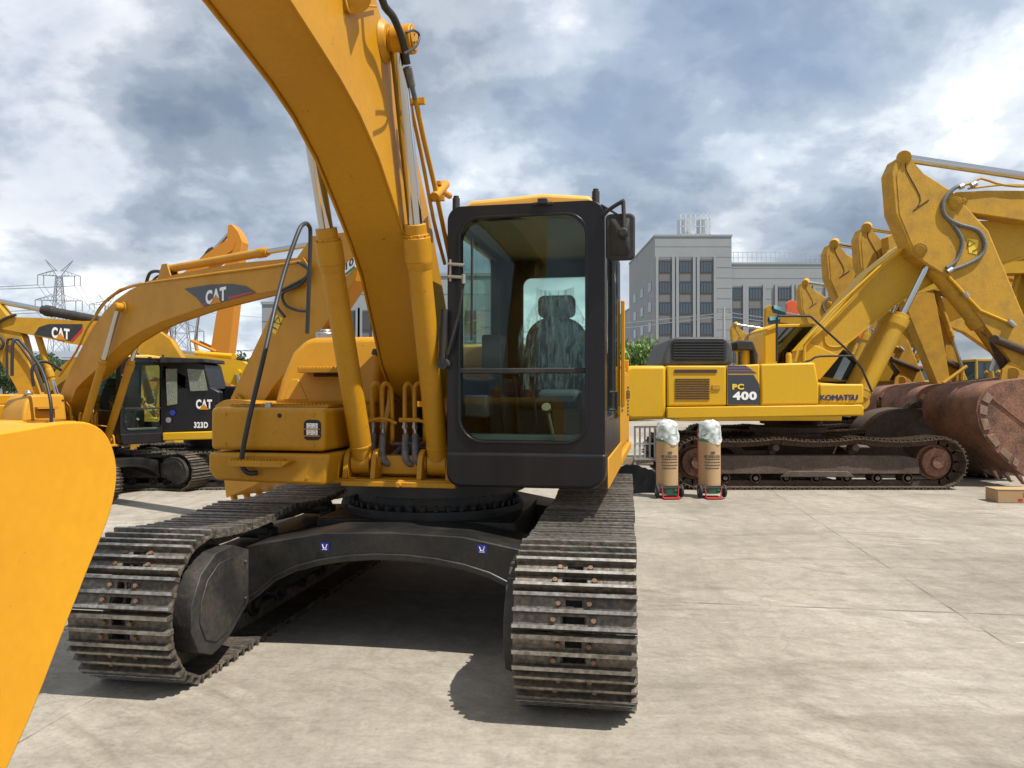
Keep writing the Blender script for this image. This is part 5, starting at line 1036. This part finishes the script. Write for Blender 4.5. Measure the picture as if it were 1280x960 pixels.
# ------------------------------------------------------------ gas cylinders on trolleys
def gas_cart(px_, label):
    b = at((px_, 621), 11.85); t = thing('gas_cylinder_trolley', label, 'gas cylinder', (b.x, 11.85, 0), R(4), 'wrapped gas cylinders on trolleys')
    g = G(); g.cyl((0, 0, .07), (0, 0, .98), .158, n=40); g.cyl((0, 0, .98), (0, 0, 1.05), .158, .10, n=40); g.cyl((0, 0, 1.05), (0, 0, 1.12), .05, n=20); g.obj('cylinder', GREENC, t, bevel=.004)
    g = G(); g.cyl((0, 0, .19), (0, 0, .86), .166, n=40); cd_ = g.obj('cardboard_sleeve', CARD, t)
    def arc(s, h, z, w):   # curved writing on the sleeve
        cu = bpy.data.curves.new('t', 'FONT'); cu.body = s; cu.size = 1; cu.offset = .03; to = bpy.data.objects.new('t', cu); COL.objects.link(to)
        me0 = bpy.data.meshes.new_from_object(to.evaluated_get(bpy.context.evaluated_depsgraph_get())); xs = [v.co.x for v in me0.vertices]; ys = [v.co.y for v in me0.vertices]
        a0, a1, b0, b1 = min(xs), max(xs), min(ys), max(ys); vs = []
        for v in me0.vertices:
            th = ((v.co.x-a0)/(a1-a0)-.5)*w/.168; vs.append((.1685*math.sin(th), -.1685*math.cos(th), z+(v.co.y-b0)/(b1-b0)*h))
        g = G(); g.add(vs, [tuple(p.vertices) for p in me0.polygons]); bpy.data.objects.remove(to); bpy.data.curves.remove(cu); bpy.data.meshes.remove(me0); g.obj('print', INK, cd_, smooth=0)
    arc('NET 40 BAG EXTRA', .042, .635-.02, .27)
    g = G()
    rn = random.Random(5)
    for z, hw in ((.585, .12), (.54, .13), (.495, .13), (.45, .12)):
        x = -hw
        while x < hw:
            w = rn.uniform(.008, .022); a0, a1 = x/.168, (x+w)/.168; r_ = .1685
            g.add([(r_*math.sin(a0), -r_*math.cos(a0), z), (r_*math.sin(a1), -r_*math.cos(a1), z), (r_*math.sin(a1), -r_*math.cos(a1), z+.018), (r_*math.sin(a0), -r_*math.cos(a0), z+.018)], [(0, 1, 2, 3)]); x += w+.006
    g.tube([(-.035, -.172, .69), (-.02, -.172, .715), (0, -.172, .70), (.02, -.172, .715), (.035, -.172, .69)], .004, n=5, smooth=3); g.tube([(.0+.018*math.cos(a*.7), -.172, .695+.016*math.sin(a*.7)) for a in range(10)], .003, n=5)
    g.obj('print', INK, cd_, smooth=0)
    for z, r_, dx in ((1.0, .165, .0),):
        g = G(); rn = random.Random(px_); n, k = 22, 9; vs = []
        for j in range(k+1):
            f = j/k; rad = (.178-.025*f if f < .72 else .16*math.sqrt(max(.02, 1-((f-.72)/.3)**2))) if j < k else .05
            for i in range(n):
                a = 2*math.pi*i/n; rr = rad*(1+rn.uniform(-.06, .06)); vs.append((rr*math.cos(a)+.012*(1-f), rr*math.sin(a), .87+.32*f+rn.uniform(-.010, .010)+(.05*math.sin(a*2+1) if j == 0 else 0)))
        g.add(vs, [(j*n+i, j*n+(i+1) % n, (j+1)*n+(i+1) % n, (j+1)*n+i) for j in range(k) for i in range(n)]+[tuple(range(k*n, k*n+n))]); g.obj('plastic_bag', BAG, t, smooth=25)
    g = G(); g.cyl((0, 0, 1.05), (0, 0, 1.10), .07, n=8); g.tube([(-.08, -.06, 1.0), (0, -.11, 1.04), (.09, -.05, 1.0)], .02, smooth=3); g.obj('valve', mat('lime_plastic', (.25, .5, .12), .4), t)
    for s in (-1, 1):
        g = G(); g.cyl((s*.168, -.11, .11), (s*.208, -.11, .11), .10, n=28); w_ = g.obj('wheel', BLKM, t, bevel=.012)
        g = G(); g.cyl((s*.209, -.11, .11), (s*.213, -.11, .11), .04, n=16); g.obj('hub', STL, w_)
        g = G(); g.tube([(s*.13, -.17, .19), (s*.115, -.19, .02)], .011, n=8); g.tube([(s*.135, .1, .18), (s*.135, .15, 1.05)], .012, n=8); g.obj('frame_tube', REDC, t)
    g = G(); g.b2(-.125, .125, -.30, .02, .012, .022); g.obj('toe_plate', REDC, t)
    g = G(); g.tube([(-.165, -.165, .185), (.165, -.165, .185)], .012, n=8); g.tube([(-.2, -.11, .11), (.2, -.11, .11)], .012, n=8); g.tube([(-.17, -.168, .16), (.17, -.168, .16)], .016, n=8); g.obj('axle', BLKM, t)
    return t
gas_cart(834, 'cardboard wrapped green gas cylinder on a small trolley, the one nearer the front excavator')
gas_cart(887, 'cardboard wrapped green gas cylinder on a small trolley, the one farther from the front excavator')

# carton on the ground at the right edge
b = at((1260, 630), 11.15); t = thing('cardboard_carton', 'low brown cardboard carton on the ground below the rusty bucket teeth', 'carton', (b.x+.32, 11.35, 0), R(-6))
g = G(); g.b2(-.40, .42, -.16, .20, .003, .19); bxo = g.obj('carton_body', CARD, t, bevel=.006)
g = G(); g.b2(-.41, .43, -.165, .01, .192, .197); g.b2(-.41, .43, .014, .205, .1925, .1965); g.obj('flap', CARD, bxo)
g = G(); rn = random.Random(2)
for z in (.13, .095): [g.b2(-.05+k*.035, -.05+k*.035+rn.uniform(.012, .028), -.1635, -.161, z, z+.018) for k in range(9)]
g.obj('print', mat('green_ink', (.10, .16, .08), .7), bxo)
g = G(); g.b2(-.12, -.06, -.1635, -.161, .03, .065); g.obj('print_red', REDV, bxo)

# steel grating, black tarpaulin and timber between the front machine and the gas cylinders
t = thing('steel_grating', 'grey steel grating propped upright behind the left gas cylinder', 'grating', (at((815, 600), 12.9).x, 12.9, 0), R(5))
g = G()
for k in range(8): g.b2(-.30+k*.085, -.275+k*.085, 0, .03, .45, 1.05)
for z in (.48, .74, 1.02): g.b2(-.31, .33, -.012, -.001, z, z+.03)
g.b2(-.31, -.27, 0, .04, .0, .45); g.b2(.28, .32, 0, .04, .0, .45)
g.obj('grating_bars', mat('galvanised', (.33, .33, .32), .5, metal=.4), t)
g = G(); nx, ny = 26, 14; rn = random.Random(9); c0 = at((800, 605), 12.35)
vs = []
for j in range(ny+1):
    for i in range(nx+1):
        u, v = i/nx, j/ny; h = .42*math.sin(math.pi*u)**.5*math.sin(math.pi*v)**.6*(.75+.25*math.sin(u*9+v*5))+rn.uniform(-.02, .02)
        vs.append((c0.x-.85+1.5*u+.05*math.sin(v*9), 12.3+.9*v+.04*math.sin(u*12), max(.006, h)))
g.add(vs, [(j*(nx+1)+i, j*(nx+1)+i+1, (j+1)*(nx+1)+i+1, (j+1)*(nx+1)+i) for j in range(ny) for i in range(nx)])
tag(g.obj('tarpaulin', mat('tarp_black', (.003, .003, .004), .7, spec=.05), smooth=30), 'glossy black tarpaulin heaped on the ground under the steel grating', 'tarpaulin')
t = thing('timber_block', 'pale timber block lying on the black tarpaulin', 'timber', (at((800, 580), 12.75).x, 12.95, .40), R(3)); g = G(); g.b2(-.35, .25, -.06, .06, 0, .12); g.obj('timber', mat('pine', (.33, .24, .15), .8, fine=.2), t, bevel=.006)

# ------------------------------------------------------------ buildings
WALL = mat('pale_cladding', (.265, .285, .295), .8, dirt=.35, dirtcol=(.20, .215, .22), fine=.05, scale=.25)
WALLS = mat('side_cladding', (.25, .26, .26), .8, dirt=.35, dirtcol=(.28, .29, .29), scale=.25)
SPAN = mat('grey_spandrel', (.14, .14, .145), .7, dirt=.2)
def pane(): return mat('building_glass', (.06, .09, .12), .08, spec=.9, fine=.3)
FRM = mat('window_frame', (.06, .06, .065), .5)
def building(name, label, x0, x1, yf, dep, ztop, bays, storey, nst, side=None, z_first=1.0, parapet=1.3):
    """one block; bays = list of (xa, xb) window strips on the front"""
    t = thing(name, label, 'building', ((x0+x1)/2, yf, 0)); ox = (x0+x1)/2
    def L_(x): return x-ox
    g = G(); g.b2(L_(x0), L_(x1), 0, dep, 0, ztop); body = g.obj('wall', WALL, t)
    # joint grid of the cladding: thin grooves as slightly proud strips
    g = G()
    z = 0
    while z < ztop:
        g.b2(L_(x0), L_(x1), -.03, -.005, z, z+.05); z += storey/2
    g.obj('cladding_joints', WALLS, body)
    pil = G(); 
    for (xa, xb) in bays:
        for s in (xa-.55, xb+.12): pil.b2(L_(s), L_(s+.42), -.28, -.031, 1.0, ztop-parapet*2.6)
        g = G(); g.b2(L_(xa), L_(xb), -.08, -.032, z_first, ztop-parapet*2.8); g.obj('spandrel_strip', SPAN, body)
        for k in range(nst):
            zb = z_first+.4+k*storey
            if zb+storey*.52 > ztop-parapet*2.6: break
            g = G(); g.b2(L_(xa+.08), L_(xb-.08), -.12, -.081, zb, zb+storey*.5); w = g.obj('window', pane(), body)
            g = G(); n_ = 4
            for q in range(n_+1):
                x = xa+.05+(xb-xa-.16)*q/n_; g.b2(L_(x), L_(x+.09), -.17, -.121, zb, zb+storey*.5)
            g.b2(L_(xa+.04), L_(xb-.04), -.172, -.1215, zb+storey*.5, zb+storey*.5+.1); g.b2(L_(xa+.04), L_(xb-.04), -.172, -.1215, zb-.1, zb)
            g.obj('frame', FRM, w)
    pil.obj('pilaster', WALL, body)
    g = G(); g.b2(L_(x0)-.1, L_(x1)+.1, -.1, dep, ztop-.25, ztop+.05); g.obj('parapet', WALL, t)
    return t, ox
BD = 118.0
def bx_(px_, Y=BD): return (px_-640)/960*Y
bay1 = [(bx_(a), bx_(b)) for a, b in ((824, 839), (849.5, 865), (875.5, 891))]
TB, ox = building('office_tower_block', 'tall grey office block with dark window strips and steel tanks on its roof', bx_(819), bx_(915), BD, 26, 25.8, bay1, 3.2, 7, z_first=.55)
# side face windows (left wall, oblique)
g = G(); fr = G()
for k in range(6):
    for j in range(3):
        y = 3+j*7.5; z = 1.6+k*3.2
        g = G(); g.b2(bx_(819)-ox-.06, bx_(819)-ox-.003, y, y+2.6, z, z+1.5); g.obj('side_window', pane(), TB)
pass
bay2 = [(bx_(a), bx_(b)) for a, b in ((917.5, 929), (938, 954), (974.5, 990), (1000.5, 1017), (1038, 1054), (1066, 1082))]
LW, ox2 = building('office_wing', 'lower grey office wing with a roof railing, to the right of the tall block', bx_(915)+.05, bx_(1120), BD+.6, 18, 21.6, bay2, 3.2, 7, z_first=-.35)
g = G()
for k in range(34): x = bx_(915)+.5+k*.72; g.b2(x-ox2, x-ox2+.06, .2, .26, 21.65, 23.3)
g.b2(bx_(915)+.3-ox2, bx_(1115)-ox2, .2, .27, 23.25, 23.33); g.b2(bx_(915)+.3-ox2, bx_(1115)-ox2, .2, .27, 22.4, 22.46); g.obj('roof_railing', mat('rail_grey', (.42, .44, .45), .5), LW)
g = G()
for k in range(4): x = bx_(858+k*9.3)-ox; 
for zc in (27.0,):
    for x in (863, 888): g.cyl((bx_(x)-ox, 4, 25.85), (bx_(x)-ox, 4, 28.9), 1.15, n=24)
tk_ = g.obj('roof_tank', mat('tank_steel', (.5, .52, .54), .3, metal=.5), TB)
g = G()
for x in (855, 861.5, 868, 874, 880.5, 887, 892.5): g.b2(bx_(x)-ox-.07, bx_(x)-ox+.07, 2, 2.14, 25.8, 32)
x0_, x1_ = bx_(854.5)-ox, bx_(893)-ox
for z in (26.6, 28.6, 30.4, 31.9): g.b2(x0_, x1_, 2.0, 2.12, z, z+.12)
g.v = [(x, y, 25.8+(z-25.8)*.98*.36 if False else z*.0+25.8+(z-25.8)*.62) for x, y, z in g.v]
g.obj('tank_cage', mat('cage_grey', (.55, .57, .58), .5), TB)
# smaller far buildings
building('grey_block', 'small grey stepped building far off at the left foot of the tall office block', bx_(786, 190), bx_(800, 190), 190, 22, 22.3, [(bx_(789, 190), bx_(792, 190)), (bx_(795, 190), bx_(797.5, 190))], 3.3, 5)
building('grey_block', 'lowest far grey building, half hidden behind the yellow hood edge', bx_(776, 215), bx_(786, 215), 215, 20, 20.0, [(bx_(779, 215), bx_(782, 215))], 3.3, 4)
LB = 75.0
building('office_block', 'grey office block seen between the front boom and its left cylinder', bx_(418, LB), bx_(618, LB), LB, 20, 13.2, [(bx_(452+k*26, LB), bx_(464+k*26, LB)) for k in range(6)]+[(bx_(436, LB), bx_(446, LB))], 3.2, 4)
building('low_annex', 'low pale annex left of the office block, behind the lowered stick', bx_(327, 80), bx_(348, 80), 80, 14, 11.0, [(bx_(339, 80), bx_(345, 80))], 3.0, 3)
t = thing('warehouse', 'long low grey warehouse on the horizon at the left', 'building', (bx_(20, 95), 95, 0)); g = G(); g.b2(-40, 22, 0, 20, 0, 5.6); g.obj('wall', WALLS, t); g = G(); g.prism([(-.5, 5.6), (20.5, 5.6), (10, 7.2)], 'x', -40.5, 22.5); g.obj('roof', mat('metal_roof', (.17, .19, .22), .6), t)

# ------------------------------------------------------------ trees
LEAFS = {}
def leafmat(nm, c1, c2):
    m = bpy.data.materials.new(nm); m.use_nodes = True; nt = m.node_tree; b = nt.nodes['Principled BSDF']; N = nt.nodes.new
    g = N('ShaderNodeNewGeometry'); r = N('ShaderNodeValToRGB'); r.color_ramp.elements[0].color = (*c1, 1); r.color_ramp.elements[1].color = (*c2, 1); nt.links.new(g.outputs['Random Per Island'], r.inputs[0]); nt.links.new(r.outputs[0], b.inputs['Base Color']); b.inputs['Roughness'].default_value = .6
    b.inputs['Transmission Weight'].default_value = 0
    return m
WIL = leafmat('willow_leaf', (.10, .18, .04), (.20, .30, .08)); DRK = leafmat('dark_leaf', (.025, .055, .018), (.06, .10, .03)); BARK = mat('bark', (.10, .075, .05), .9, fine=.3)
def tree(name, label, x, y, h, rad, m, willow=False, nleaf=5000, group=None, seed=1, lf=.16):
    rn = random.Random(seed); t = thing(name, label, 'tree', (x, y, 0), 0, group)
    g = G(); g.tube([(0, 0, 0), (.05, .02, h*.25), (-.05, 0, h*.5), (0, .05, h*.8)], [.04*h, .03*h, .02*h, .008*h], n=8, smooth=3)
    for k in range(7):
        a = k*.9+rn.random(); z = h*(.3+.07*k); g.tube([(0, 0, z), (rad*.35*math.cos(a), rad*.35*math.sin(a), z+h*.12), (rad*.65*math.cos(a), rad*.65*math.sin(a), z+h*.15)], [.014*h, .009*h, .004*h], n=6)
    g.obj('trunk', BARK, t)
    cl = []
    for k in range(26):
        a = rn.random()*6.28; rr = rad*rn.random()**.6*.8; z = h*(.42+.5*rn.random()); k_ = math.sqrt(max(.1, 1-((z/h-.6)/.45)**2)); cl.append((rr*k_*math.cos(a), rr*k_*math.sin(a), z, rad*rn.uniform(.22, .42)))
    g = G(); vs = []; fs = []
    for i in range(nleaf):
        c = rn.choice(cl); d = Vector((rn.gauss(0, 1), rn.gauss(0, 1), rn.gauss(0, 1))).normalized()*c[3]*rn.random()**.4
        p = Vector(c[:3])+d
        if willow: p.z -= rn.random()**1.5*h*.38
        a = Vector((rn.gauss(0, 1), rn.gauss(0, 1), rn.gauss(0, 1)*(.3))).normalized()*lf*.5; b = Vector((rn.gauss(0, .3), rn.gauss(0, .3), -1)).normalized()*lf*(1.6 if willow else .8)*rn.uniform(.6, 1.3)
        if p.z < .3: continue
        o = len(vs); vs += [p-a, p+b*.5, p+a, p-b*.5]; fs.append((o, o+1, o+2, o+3))
    g.add(vs, fs); g.obj('crown', m, t, smooth=0)
    return t
tree('willow_tree', 'light green willow tree in front of the tall office block', bx_(790, 44), 44, 4.6, 1.9, WIL, True, 9000, seed=3, lf=.17)
for k, (px_, Y_, h_, r_) in enumerate(((925, 60, 3.6, 1.7), (955, 62, 3.3, 2.0), (985, 60, 3.0, 2.0))):
    tree('hedge_tree', ['dark hedge tree low behind the black exhaust cover', 'dark hedge tree low behind the teal coiled hose', 'dark hedge tree low behind the yellow cab roof'][k], bx_(px_, Y_), Y_, h_, r_, DRK, False, 3000, 'low hedge trees before the office wing', seed=k+10, lf=.25)
for k in range(9):
    Y_ = 62+3*(k % 3); px_ = 5+k*44
    tree('roadside_tree', ['farthest left', 'second', 'third', 'fourth', 'fifth', 'sixth', 'seventh', 'eighth', 'last'][k]+' of the dark green trees lining the yard behind the left machines', bx_(px_, Y_), Y_, 4.4+.5*math.sin(k*2.1), 2.3, DRK, False, 2600, 'trees lining the yard at left', seed=k+30, lf=.28)

# ------------------------------------------------------------ pylons and lines
PYL = mat('pylon_steel', (.19, .21, .24), .6)
def pylon(label, x, y, H_, arms, W=4.2, seed=0):
    t = thing('transmission_pylon', label, 'pylon', (x, y, 0), R(12), 'lattice pylons on the left')
    g = G(); r = .10
    def hw(z): return W/2*(1-z/H_)**1.1*.9+.45
    zs = [0]
    while zs[-1] < H_*.93: zs.append(zs[-1]+max(1.3, 2.2*hw(zs[-1])))
    zs[-1] = H_*.93
    for z0, z1 in zip(zs, zs[1:]):
        a, b = hw(z0), hw(z1)
        c0 = [(-a, -a, z0), (a, -a, z0), (a, a, z0), (-a, a, z0)]; c1 = [(-b, -b, z1), (b, -b, z1), (b, b, z1), (-b, b, z1)]
        for i in range(4):
            j = (i+1) % 4; g.tube([c0[i], c1[i]], r, n=4); g.tube([c0[i], c1[j]], r*.6, n=4); g.tube([c0[j], c1[i]], r*.6, n=4); g.tube([c1[i], c1[j]], r*.6, n=4)
    g.obj('mast', PYL, t)
    ends = []
    for (za, la) in arms:
        g = G(); z = H_*za; h = 1.5; w_ = hw(z)
        for s in (-1, 1):
            tipp = Vector((s*la, 0, z+.1)); 
            for yy in (-w_, w_): g.tube([(s*w_, yy, z), tipp], r*.8, n=4); g.tube([(s*w_, yy, z+h), tipp], r*.8, n=4)
            for k in range(1, 5):
                f = k/5; g.tube([(s*(w_+(la-w_)*f), 0, z+.02), (s*(w_+(la-w_)*(f-.1)), 0, z+h*(1-f)+.1)], r*.5, n=4)
            for f in (.72, 1.0):
                X = s*la*f; g.tube([(X, 0, z+.1), (X, 0, z-2.3)], .11, n=5); ends.append((X, z-2.3))
        g.obj('cross_arm', PYL, t)
    g = G()
    for s in (-1, 1): g.tube([(s*.4, 0, H_*.93), (s*3.1, 0, H_+1.8)], r, n=4); g.tube([(s*.4, 0, H_*.97), (s*3.1, 0, H_+1.8)], r, n=4)
    g.obj('peak_horns', PYL, t)
    return t, ends
P1, e1 = pylon('tall lattice pylon with drooping insulators at the far left, in front of the others', bx_(73, 190), 190, 32.5, [(.745, 5.3), (.935, 4.8)], 5.2)
P2, e2 = pylon('distant lattice pylon mostly hidden behind the emblem boom', bx_(133, 300), 300, 38, [(.745, 6.2), (.94, 6.2)], 6)
P3, e3 = pylon('lattice pylon seen under the emblem boom, above the black cab', bx_(226, 150), 150, 24, [(.56, 4.2), (.86, 3.8)], 4.4)
def wire(label, pts, r=.045, sag=3, lab2=None):
    a, b = Vector(pts[0]), Vector(pts[1]); g = G(); n = 24; g.tube([a.lerp(b, k/n)-Vector((0, 0, 4*sag*(k/n)*(1-k/n))) for k in range(n+1)], r, n=4); o = g.obj('power_line', PYL, smooth=0); tag(o, label, 'power line', 'overhead power lines'); return o
def wp(root, e): return root_matrix(root) @ Vector((e[0], 0, e[1]))
def nth(k): return 'lower' if k < 4 else 'upper'
for k in range(0, 8):
    PL = ['inner right', 'outer right', 'inner left', 'outer left'][(2*(k//2 % 2)+k % 2+2) % 4] if True else ''
    a = wp(P1, e1[k]); o1 = wire(PL+' wire of the '+nth(k)+' arm, from tall pylon to distant pylon', (a, wp(P2, e2[k])), .05, 5)
    o2 = wire(PL+' wire of the '+nth(k)+' arm, from tall pylon off the left edge', (a, a+Vector((-120, -20, 5))), .05, 4)
for k in (0, 2, 5): wire('wire running right from the '+{0: 'lower left inner', 2: 'lower right inner', 5: 'upper left outer'}[k]+' insulator of the pylon under the boom', (wp(P3, e3[k]), wp(P3, e3[k])+Vector((70, 30, 1+k))), .05, 4)
# utility pole with wires in front of the offices
t = thing('utility_pole', 'slim concrete utility pole in front of the office wing', 'pole', (bx_(905, 75), 75, 0)); g = G(); g.cyl((0, 0, 0), (0, 0, 9.9), .17, .11, n=12); g.obj('pole', mat('pole_grey', (.30, .31, .31), .8), t)
g = G(); g.b2(-.7, .7, -.05, .05, 9.4, 9.5); g.b2(-.35, .35, -.05, .05, 8.9, 8.98); [g.cyl((x, 0, 9.5), (x, 0, 9.8), .06, n=6) for x in (-.6, 0, .6)]; g.obj('cross_arm', PYL, t)
pb = Vector((bx_(905, 75), 75, 9.5))
for k, (dx, dz) in enumerate(((-60, -6.3), (-60, -4.9))): wire(['lower of the two wires descending left of the utility pole', 'upper of the two wires descending left of the utility pole'][k], (pb+Vector((-.5, 0, k*.3-.5)), pb+Vector((dx, -8, dz))), .05, .6)
for k in range(2): wire(['lower of the two wires right of the utility pole', 'upper of the two wires right of the utility pole'][k], (pb+Vector((.5, 0, k*.4-.5)), pb+Vector((45, 10, 0))), .05, 1.4)

# ------------------------------------------------------------ distant ground cover
g = G(); g.b2(-500, 500, 420, 430, 0, 4.2); o = g.obj('far_treeline', DRK, smooth=0); o['kind'] = 'structure'
scn.render.engine = 'CYCLES'
